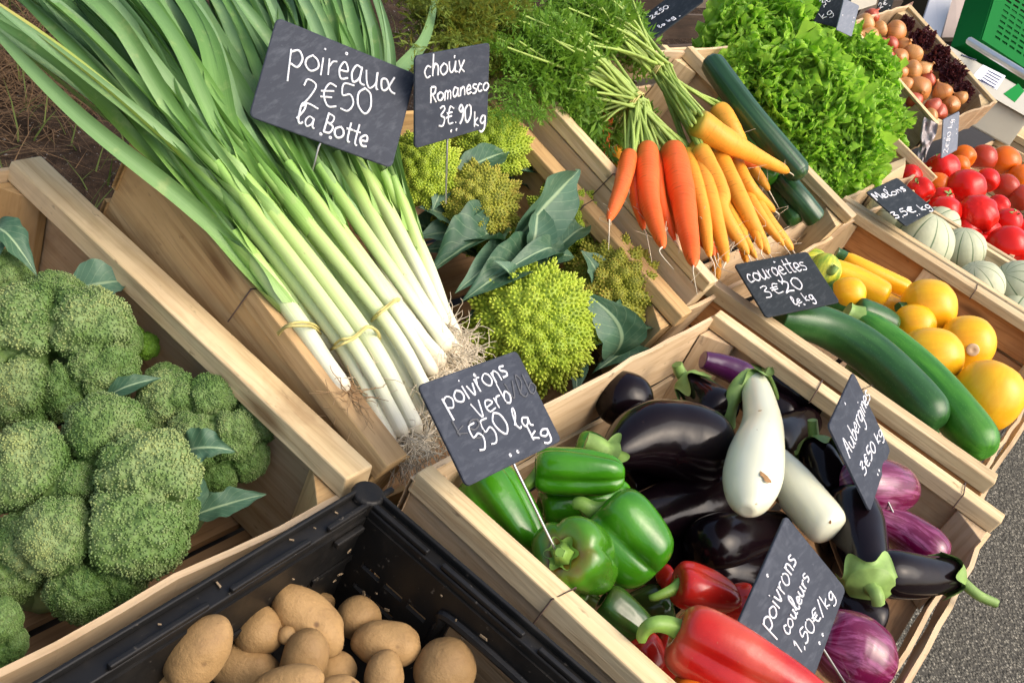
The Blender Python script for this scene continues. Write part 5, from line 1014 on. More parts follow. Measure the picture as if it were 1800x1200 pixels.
# ------------------------------------------------------------------ broccoli
def broc(label, lobes, z, stalk=True, leaves=(), mat=None, bead=.026, stalkto=None, fr=W, nb=130):
    """lobes: (px, py, radius px, extra height)"""
    cx_, cy_ = np.mean([l[0] for l in lobes]), np.mean([l[1] for l in lobes]); c = fr.Q(cx_, cy_, z); d0 = depth(c)
    t_ = thing('broccoli', label, 'broccoli', c - A(0, 0, .09), 'broccoli heads'); mb = MB(); cs, rs = [], []
    for (x, y, r_, e) in lobes:
        p = fr.Q(x, y, z + e); d = depth(p); d = d0 + (d - d0) * .45; p = at(x, y, d); cs.append(p); rs.append(r_ * 1.0 * d / F_PX)
    cs, rs = np.array(cs), np.array(rs); allb = []
    view = nrm(CAM - c)
    for i in range(len(cs)):
        ns = 52; D = fib(ns) + RNG.normal(0, .12, (ns, 3)); D /= np.linalg.norm(D, axis=1, keepdims=True)
        K = fib(420) + RNG.normal(0, .035, (420, 3)); K /= np.linalg.norm(K, axis=1, keepdims=True)
        def bumpy(b):
            q = b @ D.T; m = np.sort(q, axis=1); d1 = np.arccos(np.clip(m[:, -1], -1, 1)); return 1 + .10 * (1 - (d1 / .30) ** 2).clip(-.6, 1) + .035 * vnoise(b * 2.2 + i * 5.1) + .055 * (1 - (np.arccos(np.clip((b @ K.T).max(1), -1, 1)) / .105) ** 2).clip(-.5, 1)
        n_ = 4200; b = fib(n_) + RNG.normal(0, .022, (n_, 3)); b /= np.linalg.norm(b, axis=1, keepdims=True); b = b[b @ nrm(view + A(0, 0, .7)) > -.35]
        def surf(b, k):
            p = cs[i] + b * (rs[i] * k * bumpy(b))[:, None]
            for j in range(len(cs)):                  # florets round off into the clefts between them
                if j == i: continue
                s_ = (np.linalg.norm(p - cs[j], axis=1) - rs[j] * .96) / (rs[i] * .13); p = p - b * (rs[i] * .13 * np.exp(-np.clip(s_, -.5, 9) ** 2))[:, None]
            return p
        p = surf(b, .95)
        do = np.linalg.norm(p[:, None] - cs[None], axis=2); do[:, i] = 9; ok = (do > rs[None] * .93).all(1); p, b = p[ok], b[ok]
        near = (b @ D.T).argmax(1); sub_t = RNG.uniform(0, .3, ns); kt = RNG.uniform(0, .35, 420)[(b @ K.T).argmax(1)]
        allb.append((p, b, np.full(len(p), rs[i]), np.clip(sub_t[near] + kt + RNG.uniform(.0, .35, len(p)), 0, 1)))
        th, ph = np.meshgrid(np.linspace(0, 2 * np.pi, 110, endpoint=False), np.linspace(.001, np.pi - .001, 60)); q = np.stack([np.cos(th) * np.sin(ph), np.sin(th) * np.sin(ph), np.cos(ph)], -1)
        mb.grid(surf(q.reshape(-1, 3), .930).reshape(60, 110, 3), True, attr=np.full((60, 110), .2))  # stem-green under-surface, toned darker as painted shade in the pits between beads
    P = np.concatenate([a[0] for a in allb]); Bv = np.concatenate([a[1] for a in allb]); rb = np.concatenate([a[2] for a in allb]); tn = np.concatenate([a[3] for a in allb])
    rb = np.minimum(rb * bead, .0019) * RNG.uniform(.7, 1.35, len(P)); scat(mb, OCT, P + Bv * (rb * RNG.uniform(-.3, .6, len(P)))[:, None], frames_from(Bv), np.stack([rb, rb, rb * 1.1], -1), tn)
    mb.build('crown', mat or M_BROC, t_)
    if stalk:
        m = MB(); base = c - view * rs.max() * .3; to = fr.Q(*stalkto, z - .07) if stalkto else c - A(0, -.04, .13)
        for k in range(len(cs)): m.tube(catmull([cs[k] - view * rs[k] * .3, (cs[k] + to) / 2, to], 10), [rs[k] * .45] * 5 + [.016] * 5, 10)
        m.build('stalk', M_BSTALK, t_)
    for k, (a, b, wpx, ha, hb, kw) in enumerate(leaves):
        m = MB(); p0, p1 = fr.Q(*a, ha), fr.Q(*b, hb); leaf(m, p0, p1, A(-.2, -.35, 1), wpx * pxm(p1), seed=k + cx_, lobe=.25, **kw); m.build('leaf', M_CABB, t_)
    return t_
broc('largest broccoli head with several deep-cleft domes, at the front of its crate', [(60, 830, 84, .0), (185, 770, 76, .0), (255, 845, 92, .01), (235, 930, 92, .01), (105, 940, 70, .02), (60, 960, 74, -.02), (150, 1025, 66, -.02), (20, 1000, 60, -.03), (285, 900, 60, -.01), (130, 860, 70, -.01), (200, 1000, 60, -.02)], -.045,
     leaves=[((330, 910), (468, 868), 52, -.075, -.045, dict(ruf=.25, arch=.10, cup=.5)), ((318, 800), (412, 792), 62, -.04, -.02, dict(arch=.3, cup=.6, ruf=.2)), ((345, 900), (330, 810), 40, -.06, -.03, dict(arch=.2, cup=.5))])
broc('wide broccoli head behind the largest one, reaching the left photo edge', [(55, 590, 88, .0), (150, 585, 80, .01), (175, 650, 66, .0), (40, 680, 76, -.01), (-10, 620, 80, -.01), (110, 680, 60, -.01), (95, 540, 60, -.01), (200, 600, 46, -.02)], -.045,
     leaves=[((108, 518), (244, 492), 78, -.04, -.015, dict(arch=.12, cup=.3, ruf=.2)), ((185, 700), (284, 664), 34, -.045, -.02, dict(arch=.2, cup=.5)), ((190, 560), (208, 585), 26, -.03, -.02, dict())])
broc('smaller broccoli head against the pale right end board', [(300, 715, 62, .0), (365, 715, 58, .0), (400, 770, 56, .0), (440, 745, 46, -.01), (340, 775, 56, .01), (380, 830, 40, -.02), (290, 680, 40, -.02), (425, 800, 46, -.02)], -.05)
broc('broccoli head at the far left edge, below the bent leaf', [(5, 490, 50, .0), (-50, 520, 60, .0), (30, 520, 40, -.02)], -.04,
     leaves=[((-30, 420), (66, 486), 60, -.02, -.012, dict(arch=.45, cup=.4)), ((-40, 500), (20, 408), 60, -.05, .01, dict(arch=.3, cup=.5))])
broc('small bright green broccoli floret beside the end board', [(228, 605, 32, 0), (255, 608, 24, 0), (205, 600, 26, 0)], -.06, mat=M_BROCB)
broc('shaded broccoli head in the bottom left corner of the photo', [(-10, 1095, 44, .0), (-20, 1140, 46, -.02), (10, 1130, 36, -.02)], -.06)
broc('bright broccoli floret hanging under the smaller head', [(375, 845, 26, 0), (392, 835, 22, 0)], -.085, mat=M_BROCB)

# ------------------------------------------------------------------ romanesco
def bud_shape():
    th = np.linspace(0, 2 * np.pi, 7, endpoint=False); V = []; 
    for r, z in ((.62, -.3), (.60, .25), (.28, .85)): V += [(r * math.cos(a), r * math.sin(a), z) for a in th]
    V = np.array(V + [(0, 0, 1.15)]); F = []
    for i in range(2):
        for j in range(7): a, b = i * 7 + j, i * 7 + (j + 1) % 7; F += [(a, b, b + 7), (a, b + 7, a + 7)]
    for j in range(7): F.append((14 + j, 14 + (j + 1) % 7, 21))
    return V, np.array(F)
BUD = bud_shape()
_a = np.linspace(0, 2 * np.pi, 14, endpoint=False); CONE = (np.vstack([np.stack([np.cos(_a), np.sin(_a), 0 * _a - .5], -1), np.stack([np.cos(_a), np.sin(_a), 0 * _a], -1), [[0, 0, 1]]]), np.array([(k, (k + 1) % 14, 14 + (k + 1) % 14) for k in range(14)] + [(k, 14 + (k + 1) % 14, 14 + k) for k in range(14)] + [(14 + k, 14 + (k + 1) % 14, 28) for k in range(14)]))
def roman(label, c, rpx, fr, h, axis, mat, N=64, leaves=(), tall=1.0, tip_off=(0, 0)):
    ctr = fr.Q(*c, h); Rr = rpx * pxm(ctr); ax = nrm(axis); t_ = thing('romanesco', label, 'romanesco', ctr - A(0, 0, Rr), 'romanesco heads'); e1 = perp(ax); e2 = np.cross(ax, e1); mb = MB()
    k = np.arange(N); s = ((k + .6) / N) ** .55; ph = k * 2.399963; pol = s * 1.75
    dirs = np.sin(pol)[:, None] * (np.cos(ph)[:, None] * e1 + np.sin(ph)[:, None] * e2) + np.cos(pol)[:, None] * ax
    fs = Rr * (.11 + .29 * s) * RNG.uniform(.9, 1.12, N); base = ctr + Rr * .62 * (dirs * A(1, 1, 1) + ax * (.35 * tall) * (1 - s)[:, None] * 1.0)
    gd = dirs + ax * .25; gd /= np.linalg.norm(gd, axis=1, keepdims=True)
    pos, nrmv, sz, tn = [], [], [], []
    for q in range(N):
        m = int(30 + 70 * s[q]); j = np.arange(m); ss = ((j + .5) / m) ** .6; p2 = j * 2.399963 + q; f1 = perp(gd[q]); f2 = np.cross(gd[q], f1); rad = fs[q] * ss; hh = fs[q] * 1.65 * (1 - ss)
        pos.append(base[q] + gd[q] * hh[:, None] + rad[:, None] * (np.cos(p2)[:, None] * f1 + np.sin(p2)[:, None] * f2))
        nv = gd[q] * (1.15 - .55 * ss)[:, None] + (.35 + .75 * ss)[:, None] * (np.cos(p2)[:, None] * f1 + np.sin(p2)[:, None] * f2); nrmv.append(nv); sz.append(fs[q] * (.10 + .115 * ss)); tn.append(np.clip(.75 - .35 * ss + RNG.uniform(-.2, .2, m) + RNG.uniform(-.12, .12), 0, 1))
    pos, nrmv, sz, tn = map(np.concatenate, (pos, nrmv, sz, tn))
    scat(mb, BUD, pos, frames_from(nrmv), np.stack([sz, sz, sz * 1.05], -1), tn)
    scat(mb, CONE, base, frames_from(gd), np.stack([fs * .97, fs * .97, fs * 1.6], -1), np.full(N, .25))
    V, F = ICO; scat(mb, ICO, ctr[None], np.eye(3)[None], np.array([Rr * .72]), .1)
    mb.build('curd', mat, t_)
    m = MB(); m.tube([ctr - ax * Rr * .3, ctr - ax * Rr * .9, ctr - ax * Rr * 1.3], [Rr * .4, Rr * .3, Rr * .26], 12); m.build('stalk', M_BSTALK, t_)
    for q, (a, b, wpx, ha, hb, kw) in enumerate(leaves):
        m = MB(); p0, p1 = fr.Q(*a, ha), fr.Q(*b, hb); kw = dict(kw); up = kw.pop('up', (-.2, -.3, 1)); leaf(m, p0, p1, A(*up), wpx * pxm(p0), seed=q + c[0] * .1, lobe=.12, **kw); m.build('leaf', M_CABB, t_)
up_ = nrm(CAM - T2.Q(900, 450, 0))
roman('largest bright green romanesco head, at the front behind the poivrons verb sign', (935, 572), 104, T2, -.065, up_ + A(.1, -.25, .1), M_ROM, 64, leaves=[
    ((930, 470), (812, 530), 74, -.06, -.055, dict(arch=.25, cup=.8, ruf=.3, tone=-.3)), ((1050, 640), (1012, 505), 84, -.09, -.01, dict(arch=.45, cup=.45, roll=-.8)), ((880, 500), (868, 458), 34, -.04, -.01, dict(arch=.4, cup=.7)), ((960, 470), (868, 490), 40, -.05, -.03, dict(arch=.4, cup=.6)), ((985, 620), (1010, 700), 44, -.12, -.10, dict(arch=.3))])
roman('browned romanesco head at the front right, against the crate end', (1072, 508), 86, T2, -.06, up_ + A(.05, -.05, .5), M_ROMB, 42, tall=1.3, leaves=[
    ((1070, 580), (1062, 642), 56, -.10, -.10, dict(arch=.3, cup=.5)), ((1090, 590), (1165, 570), 60, -.11, -.09, dict(arch=.3, cup=.5)), ((1100, 560), (1100, 625), 44, -.10, -.11, dict(arch=.3)), ((1040, 500), (1020, 440), 60, -.05, -.02, dict(arch=.3))])
roman('small green romanesco head low in the front right corner', (1115, 572), 52, T2, -.10, up_ + A(.3, -.3, 0), M_ROM, 28)
roman('yellow-brown romanesco head in the middle of the crate, above the dark leaves', (838, 362), 70, T2, -.03, up_ + A(-.1, .1, .35), M_ROMB, 42, leaves=[
    ((870, 430), (752, 480), 84, -.055, -.065, dict(arch=.3, cup=.9, ruf=.3, tone=-.4, roll=.4)), ((880, 440), (770, 430), 60, -.06, -.05, dict(arch=.3, cup=.9, tone=-.3)), ((800, 400), (735, 365), 60, -.06, -.05, dict(arch=.2, cup=.5)), ((890, 460), (800, 515), 60, -.06, -.06, dict(arch=.3, cup=.6)), ((800, 430), (730, 420), 50, -.08, -.07, dict(arch=.3, cup=.4))])
roman('green romanesco head under the bottom edge of the choux sign', (856, 262), 68, T2, -.03, up_ + A(.1, .1, .3), M_ROM, 40, leaves=[((790, 318), (895, 268), 54, -.02, .0, dict(arch=.12, cup=.5)), ((830, 330), (800, 290), 50, -.05, -.03, dict(arch=.2)), ((900, 490), (822, 560), 66, -.08, -.09, dict(arch=.3, cup=.8, ruf=.3, tone=-.4)), ((850, 470), (740, 440), 60, -.09, -.08, dict(arch=.25, cup=.8, ruf=.3, tone=-.5)), ((990, 560), (1050, 520), 60, -.09, -.06, dict(arch=.3, cup=.7, tone=-.3)), ((930, 330), (905, 300), 50, -.07, -.03, dict(arch=.3, cup=.7, tone=-.2))])
roman('green romanesco head between the two upright signs', (738, 300), 64, T2, -.03, up_ + A(-.1, .2, .3), M_ROM, 40, leaves=[((770, 330), (760, 372), 40, -.04, -.04, dict(arch=.3))])
roman('green lower bulge of a romanesco head under the yellow-brown one', (860, 420), 44, T2, -.055, up_ + A(.1, -.3, .0), M_ROM, 26)
roman('green romanesco head half hidden behind the large arching leaf', (990, 388), 60, T2, -.045, up_ + A(.2, .1, .2), M_ROM, 38, leaves=[
    ((885, 450), (1020, 298), 92, -.045, .04, dict(arch=.22, cup=.55, ruf=.22, roll=.7, tone=.35)), ((925, 460), (945, 355), 60, -.03, .015, dict(arch=.15, cup=.8, roll=.2)), ((935, 480), (1030, 400), 66, -.05, -.02, dict(arch=.25, cup=.7, roll=-.5, ruf=.25)), ((960, 470), (960, 400), 44, -.04, .0, dict(arch=.2, cup=.6)), ((940, 470), (1010, 452), 40, -.05, -.03, dict(arch=.3, cup=.6))])

t_ = thing('cabbage_leaves', 'loose dark outer leaves lying under the romanesco heads', 'leaves', T2.Q(920, 480, -.12))
for q in range(26):
    x, y = RNG.uniform(740, 1130), 0; y = RNG.uniform(300, 640); 
    if (x - 740) * .95 + 250 > y + 330 or y > 420 + (x - 740) * .75: continue
    a = RNG.uniform(0, 6.28); m = MB(); p0 = T2.Q(x, y, RNG.uniform(-.11, -.08)); p1 = T2.Q(x + 80 * math.cos(a), y + 60 * math.sin(a), RNG.uniform(-.10, -.06)); leaf(m, p0, p1, A(-.2, -.3, 1), .055, arch=.25, cup=.6, ruf=.2, seed=q * 3.3, lobe=.15); m.build('leaf', M_CABB, t_)
# ------------------------------------------------------------------ carrots
def frond(mb, P, ln=.055, n=15, droop=.35):
    S = catmull(P, 26); mb2 = mb; T = np.gradient(S, axis=0); T /= np.linalg.norm(T, axis=1, keepdims=True)
    for k in range(n):
        i = int(6 + 19 * k / (n - 1)); t = k / (n - 1); l_ = ln * (1 - .6 * t) * RNG.uniform(.7, 1.2); u = perp(T[i], A(0, 0, 1) + RNG.normal(size=3) * .5); sv = np.cross(T[i], u)
        for sg in (-1, 1):
            d = nrm(T[i] * .6 + sv * sg + u * RNG.uniform(-.2, .35)); q = S[i] + d * np.linspace(0, 1, 6)[:, None] * l_ - A(0, 0, droop) * (np.linspace(0, 1, 6) ** 2)[:, None] * l_
            m = 15; jj = RNG.integers(1, 6, m); pos = q[jj] + RNG.normal(size=(m, 3)) * l_ * .06; dv = d + RNG.normal(size=(m, 3)) * .75; dv /= np.linalg.norm(dv, axis=1, keepdims=True); sd2 = np.cross(dv, u + RNG.normal(size=(m, 3)) * .4); sd2 /= np.linalg.norm(sd2, axis=1, keepdims=True)
            L = l_ * RNG.uniform(.2, .44, m)[:, None]; wd = L * .13
            V = np.stack([pos, pos + dv * L * .5 + sd2 * wd, pos + dv * L, pos + dv * L * .5 - sd2 * wd], 1).reshape(-1, 3); mb.add(V, np.arange(m * 4).reshape(-1, 4), None, np.repeat(RNG.uniform(0, 1, m), 4))
            mb.tube(q[[0, 2, 5]], .0004, 3)
def carrot_bunch(label, carrots, tiepx, tieh, tops, stems_from, mat_f=M_FROND, extra=()):
    c = T2C.Q(*tiepx, -.05); t_ = thing('carrot_bunch', label, 'carrots', c, 'tied carrot bunches'); tp = T2C.Q(*tiepx, tieh); m_st = MB()
    for (pts, hw, h, mt, lb) in carrots:
        P = px2(T2C, pts, h); Rr = hw * .87 * pxm(P[0]); mb = MB(); body(mb, P, Rr, CARROT if hw < 28 else [(0, 0), (0, .45), (.012, .8), (.06, 1), (.25, .85), (.5, .62), (.75, .46), (.92, .36), (.985, .2), (1, .03)], 22, 70, noise=.05, seed=pts[0][0]); ob = mb.build('carrot', mt, t_)
        if lb: ob['label'] = lb
        m = MB(); e = P[-1]; dv = nrm(P[-1] - P[-2]); m.tube(catmull([e - dv * .004, e + dv * .015 + RNG.normal(size=3) * .003, e + dv * .035 + RNG.normal(size=3) * .010], 10), [.0012] * 3 + list(np.linspace(.001, .0003, 7)), 5)
        for k in range(4): i = RNG.uniform(.3, 1); q = P[-1] + (P[-2] - P[-1]) * (1 - i); m.tube(catmull([q, q + RNG.normal(size=3) * .010, q + RNG.normal(size=3) * .018], 6), .0003, 4)
        m.build('root_tip', M_ROOT, ob)
        for k in range(6):
            top = P[0] + RNG.normal(size=3) * Rr * .22; q = tp + RNG.normal(size=3) * .007; m_st.tube(catmull([top, top + (P[0] - P[1]) * .08 + T2C.ez * .004 + RNG.normal(size=3) * .002, q], 14), np.linspace(.0030, .0022, 14) * RNG.uniform(.8, 1.15), 7, lobes=lambda th, tt: 1 + .15 * np.cos(3 * th))
    fr_ = MB()
    for k, (x, y, h) in enumerate(tops):
        for r_ in range(stems_from):
            e = T2C.Q(x + RNG.normal(0, 22), y + RNG.normal(0, 18), h + RNG.uniform(-.02, .02)); q = tp + RNG.normal(size=3) * .007; mid = (q + e) / 2 + T2C.ez * RNG.uniform(0, .012) + RNG.normal(size=3) * .006
            S = catmull([q, mid, e], 16); m_st.tube(S, np.linspace(.0030, .0014, 16), 6); frond(fr_, [S[7] - T2C.ez * .010, S[10] - T2C.ez * .014, S[13] - T2C.ez * .014, S[15] + (S[15] - S[12]) * .3 - T2C.ez * .004])
    m_st.build('stems', M_CSTEM, t_); fr_.build('fronds', mat_f, t_)
    m = MB(); v = nrm(T2C.Q(tiepx[0] + 30, tiepx[1] - 18, tieh) - tp); w_ = nrm(np.cross(v, nrm(T2C.Q(*tops[0][:2], 0) - tp)));
    for k in range(3):
        th = np.linspace(0, 6.6, 30); m.tube(tp + .019 * np.cos(th)[:, None] * v + (.013 * np.sin(th))[:, None] * w_ + nrm(T2C.Q(*tops[0][:2], 0) - tp) * (.003 * (k - 1)), .0014, 5)
    m.build('straw_tie', M_STRAW, t_); return t_
O, Yc = M_CARO, M_CARY
carrot_bunch('bunch of orange and yellow carrots with light green feathery tops, at the left', [
    ([(1106, 272), (1092, 330), (1070, 388)], 17, (.0, .02, .035), O, 'thin orange carrot leaning over the left rail'), ([(1137, 262), (1142, 350), (1166, 436)], 23, (.0, .02, .028), O, None),
    ([(1182, 262), (1202, 360), (1220, 468)], 26, (.005, .02, .028), O, 'longest thick orange carrot, in the middle'), ([(1190, 300), (1215, 380), (1256, 450)], 20, (-.03, -.02, -.015), O, None), ([(1170, 300), (1180, 360), (1185, 420)], 18, (-.05, -.05, -.055), O, None),
    ([(1152, 272), (1160, 350), (1186, 425)], 15, (-.015, .0, .0), O, None), ([(1118, 278), (1116, 340), (1132, 405)], 14, (-.015, .0, .0), O, None), ([(1206, 268), (1232, 360), (1248, 452)], 17, (-.005, .008, .008), Yc, None), ([(1062, 205), (1060, 240), (1064, 275)], 17, (-.05, -.05, -.06), O, None), ([(1082, 262), (1088, 290), (1096, 330)], 15, (-.06, -.06, -.07), Yc, None), ([(1234, 345), (1250, 400), (1262, 492)], 16, (-.06, -.06, -.07), Yc, None)],
    (1118, 176), .02, [(905, 60, .03), (960, 100, .02), (1000, 60, .04), (915, 130, .0), (1020, 130, .01), (940, 30, .04), (1040, 170, -.03), (1000, 200, -.05), (930, 80, .01), (1090, 210, -.05), (960, 160, -.03), (930, 40, .05), (980, 70, .05), (1010, 20, .05)], 5)
carrot_bunch('bunch of yellow carrots with long pale stems, spreading to the right', [
    ([(1222, 258), (1248, 350), (1278, 462)], 19, (.0, .01, .01), Yc, None), ([(1230, 262), (1266, 340), (1268, 370), (1316, 448)], 20, (.015, .015, .012, .0), Yc, 'crooked yellow carrot with a green shoulder'),
    ([(1258, 265), (1300, 350), (1352, 448)], 20, (.005, .008, -.01), Yc, None), ([(1285, 272), (1318, 330), (1362, 372)], 15, (.0, .0, -.02), Yc, None), ([(1318, 345), (1350, 390), (1394, 440)], 17, (-.02, -.015, -.02), Yc, None),
    ([(1220, 212), (1290, 255), (1386, 302)], 30, (.035, .035, .02), Yc, 'thick yellow carrot lying across the others towards the cucumber'), ([(1262, 192), (1285, 225), (1310, 262)], 22, (.01, .01, .0), Yc, None), ([(1245, 255), (1280, 270), (1330, 290)], 18, (.005, .005, -.01), O, None),
    ([(1270, 330), (1300, 400), (1312, 462)], 15, (-.03, -.03, -.03), Yc, None), ([(1310, 280), (1335, 310), (1352, 335)], 12, (-.02, -.02, -.03), Yc, None), ([(1290, 300), (1330, 370), (1378, 432)], 14, (-.015, -.01, -.015), Yc, None), ([(1245, 300), (1285, 380), (1330, 455)], 14, (-.015, -.01, -.01), Yc, None), ([(1262, 280), (1310, 370), (1340, 440)], 13, (.0, .0, -.005), Yc, None), ([(1225, 330), (1240, 380), (1262, 446)], 22, (-.05, -.05, -.05), O, None)],
    (1158, 120), .03, [(1000, -20, .06), (1060, -30, .07), (960, 10, .05), (1090, 10, .04), (1030, 40, .05), (1110, 60, .0), (1040, -10, .07), (1020, 0, .06)], 5)
t_ = thing('carrot_bunch', 'yellowing feathery carrot tops of a bunch lying behind the choux sign', 'carrots', T2C.Q(800, 60, -.02), 'tied carrot bunches')
m = MB()
for k in range(40):
    b = T2C.Q(RNG.uniform(760, 960), RNG.uniform(-20, 110), -.03); e = T2C.Q(RNG.uniform(735, 900), RNG.uniform(-30, 120), RNG.uniform(-.02, .05)); frond(m, [b, (b + e) / 2 + A(0, 0, .02), e, e + (e - b) * .2], .05)
m.build('fronds', M_FRONDY, t_)
m = MB()
for k in range(14): b = T2C.Q(RNG.uniform(900, 1010), RNG.uniform(80, 160), -.03); e = T2C.Q(RNG.uniform(720, 860), RNG.uniform(-20, 80), .02); m.tube(catmull([b, (b + e) / 2 + A(0, 0, .015), e], 12), .0016, 5)
m.build('stems', M_CSTEM, t_)
# fronds drooping over the crate corner
m = MB()
for k in range(6): b = T2C.Q(905 + 8 * k, 120, .02); e = T2C.Q(880 + 14 * k, 185 + RNG.uniform(-10, 20), .012); frond(m, [b, (b + e) / 2, e, e + (e - b) * .2], .03, 9)
m.build('fronds', M_FROND, t_)

# ------------------------------------------------------------------ cucumbers
def cuke(label, pts, hw, h, mat=M_CUC, cat='cucumber', name='cucumber'):
    P = px2(T2C, pts, h); mb = MB(); body(mb, P, hw * pxm(P.mean(0)), CUKE, 30, 50, lobes=lambda th, tt: 1 + .035 * np.cos(10 * th), noise=.02, seed=pts[0][0]); tag(mb.build(name, mat), label, cat, 'cucumbers beside the carrots')
cuke('long dark cucumber lying over the lettuce crate rail, topmost', [(1246, 104), (1320, 205), (1412, 312)], 23, (.03, .03, .02))
cuke('brighter green cucumber partly hidden between the carrots and the long dark one', [(1270, 170), (1318, 235), (1350, 320)], 22, (-.02, -.02, -.03), M_COUG)
cuke('short dark cucumber at the front right corner of the carrot crate', [(1370, 310), (1405, 350), (1436, 388)], 20, (-.02, -.02, -.03))
cuke('green cucumber just left of the short dark one, under a carrot tip', [(1340, 290), (1370, 340), (1400, 392)], 17, (-.045, -.045, -.05), M_COUD)

# ------------------------------------------------------------------ lettuces
def lettuce(label, c, rpx, h, nl, mat, cat, group, fr=T2, ruff=1.0, tilt=None, depth_=None):
    ctr = fr.Q(*c, h) if depth_ is None else at(*c, depth_); Rr = rpx * pxm(ctr); mb = MB(); ax = nrm((up_ if tilt is None else tilt)); e1 = perp(ax); e2 = np.cross(ax, e1); nu, nv = 20, 60
    for k in range(nl):
        s = (k + .5) / nl; az = k * 2.399963 + RNG.normal(0, .2); el = math.radians(78 - 82 * s + RNG.normal(0, 8)); L = Rr * (.55 + .55 * s) * RNG.uniform(.85, 1.1); W_ = Rr * (.55 + .5 * s)
        rad = math.cos(az) * e1 + math.sin(az) * e2; sd_ = np.cross(ax, rad); d = rad * math.cos(el) + ax * math.sin(el); up = ax * math.cos(el) - rad * math.sin(el); o = RNG.uniform(0, 99)
        t = np.linspace(0, 1, nu); x = np.linspace(-1, 1, nv); T_, X_ = np.meshgrid(t, x, indexing='ij')
        wv = W_ * .5 * (.25 + 1.0 * np.sin(np.pi * np.clip(T_ * .62 + .04, 0, 1)) ** .8); edge = np.maximum(np.abs(X_) ** 2, T_ ** 5) * np.clip(T_ * 2.2, 0, 1)
        q = np.stack([X_ * 3.1 + o, T_ * 3.0, X_ * 0 + o], -1); f1 = vnoise(q * 2.6); f2 = vnoise(q * 4.0 + 31); f3 = vnoise(q * 2.6 + 57); f4 = 0
        P = ctr - ax * Rr * .35 + rad[None, None] * Rr * .06 + d * (L * T_)[..., None] + sd_ * (wv * X_)[..., None]
        P += up * (L * (.22 * T_ ** 2 * (1 - 1.2 * s)) - wv * .25 * np.abs(X_) ** 1.5 * -1)[..., None]
        P += up * (Rr * ruff * edge * (.24 * f1 + .20 * f2 + .06 * vnoise(q * 9 + 5)))[..., None] + sd_ * (Rr * ruff * edge * (.15 * f3 + .10 * vnoise(q * 5 + 77)))[..., None] + d * (Rr * ruff * edge * (.14 * f2 + .1 * f1))[..., None] + up * (.03 * Rr * vnoise(q * 4))[..., None]
        mb.grid(P, attr=np.clip(.15 + .5 * T_ + RNG.uniform(-.2, .25), 0, 1))
    ob = mb.build(mat.name.replace('_leaf', ''), mat); tag(ob, label, cat, group)
for c, r_, h, n_, lb in [((1335, 70), 100, .0, 34, 'lettuce head at the back left, above the long cucumber'), ((1420, 70), 84, .0, 34, 'lettuce head at the back, below the dark top-edge sign'), ((1410, 165), 100, .03, 36, 'lettuce head in the middle of its crate, overlapping the others'),
    ((1505, 140), 76, .0, 34, 'lettuce head on the right, beside the onions'), ((1465, 245), 95, .0, 36, 'lettuce head at the front, over the crate corner by the melons'), ((1535, 215), 62, -.02, 30, 'lettuce head at the front right, above the wooden corner block'), ((1330, 145), 70, -.01, 26, 'lettuce head squeezed beside the long cucumber'), ((1440, 300), 60, -.05, 24, 'lettuce head lowest at the front, in the crate corner')]:
    lettuce(lb, c, r_, h, n_, M_LETT, 'lettuce', 'green frilly lettuces')

# ------------------------------------------------------------------ onion crate (farther along, its own tilt)
FO, err, ko = solve_pose([(1502, 30), (1594, 22), (1757, 165), (1640, 228)], .42, .60, pref=(-.1, -.35, .93), dist=2.75)
Wd, Hd = .42 * ko, .60 * ko; print('ONION', err, ko, FO.o, FO.ez)
FOc = Frame(FO.w((-Wd / 2, -Hd / 2, 0)), FO.ex, FO.ey, FO.ez)
crate('farther crate holding brown onions with red lettuce along one side', FOc, 0, Wd, 0, Hd, H=.11, bat=.012, bath=.012, mats=(M_WOOD, M_PLY), front=((-.09, -.0),), back=((-.09, -.0),), wires=())
ONI = [(1520, 42, 17, 0), (1524, 68, 20, 0), (1545, 52, 14, 0), (1572, 56, 20, 0), (1548, 78, 12, 1), (1566, 78, 13, 1), (1590, 80, 14, 0), (1537, 90, 13, 1), (1580, 102, 16, 0), (1605, 95, 17, 0), (1562, 100, 12, 1), (1600, 125, 19, 0), (1583, 128, 13, 0), (1625, 122, 15, 0), (1632, 140, 13, 1), (1615, 158, 22, 0), (1655, 162, 18, 0), (1640, 190, 16, 1), (1672, 185, 15, 0), (1650, 198, 15, 1), (1560, 118, 13, 0), (1608, 178, 14, 1), (1590, 148, 14, 0), (1636, 205, 14, 0), (1533, 28, 14, 1), (1688, 172, 12, 0)]
ONL = ['glossy orange onion at the back left corner of the onion crate', 'pale tan onion just below the glossy back corner one', 'small tan onion with papery neck, beside the back corner one', 'pale yellow onion below the thin upright sign', 'small coppery shallot under the two back onions', 'pinkish shallot left of the red lettuce, near the back', 'tan onion touching the upper red lettuce', 'dark coppery shallot by the left board, third from the back', 'wide ribbed tan onion in the middle of the crate', 'orange-brown onion in the middle, touching the red lettuce', 'small shaded shallot left of the wide ribbed onion', 'freckled tan onion below the middle, by the left board', 'small tan onion half behind the freckled one', 'yellow onion with a flared papery neck', 'red-brown shallot just below the papery-necked onion', 'biggest pale yellow onion, towards the front', 'pale onion with a long neck, right of the biggest one', 'red-brown shallot at the front board', 'small orange onion in the front right corner', 'flat coppery shallot in the very front, by the lettuce corner', 'tan onion by the left board, fifth from the back', 'shaded shallot under the biggest onion', 'small tan onion above the biggest one at the left board', 'onion in the foremost left corner', 'red-brown shallot behind the glossy back corner onion', 'small onion among the red lettuce at the front right']
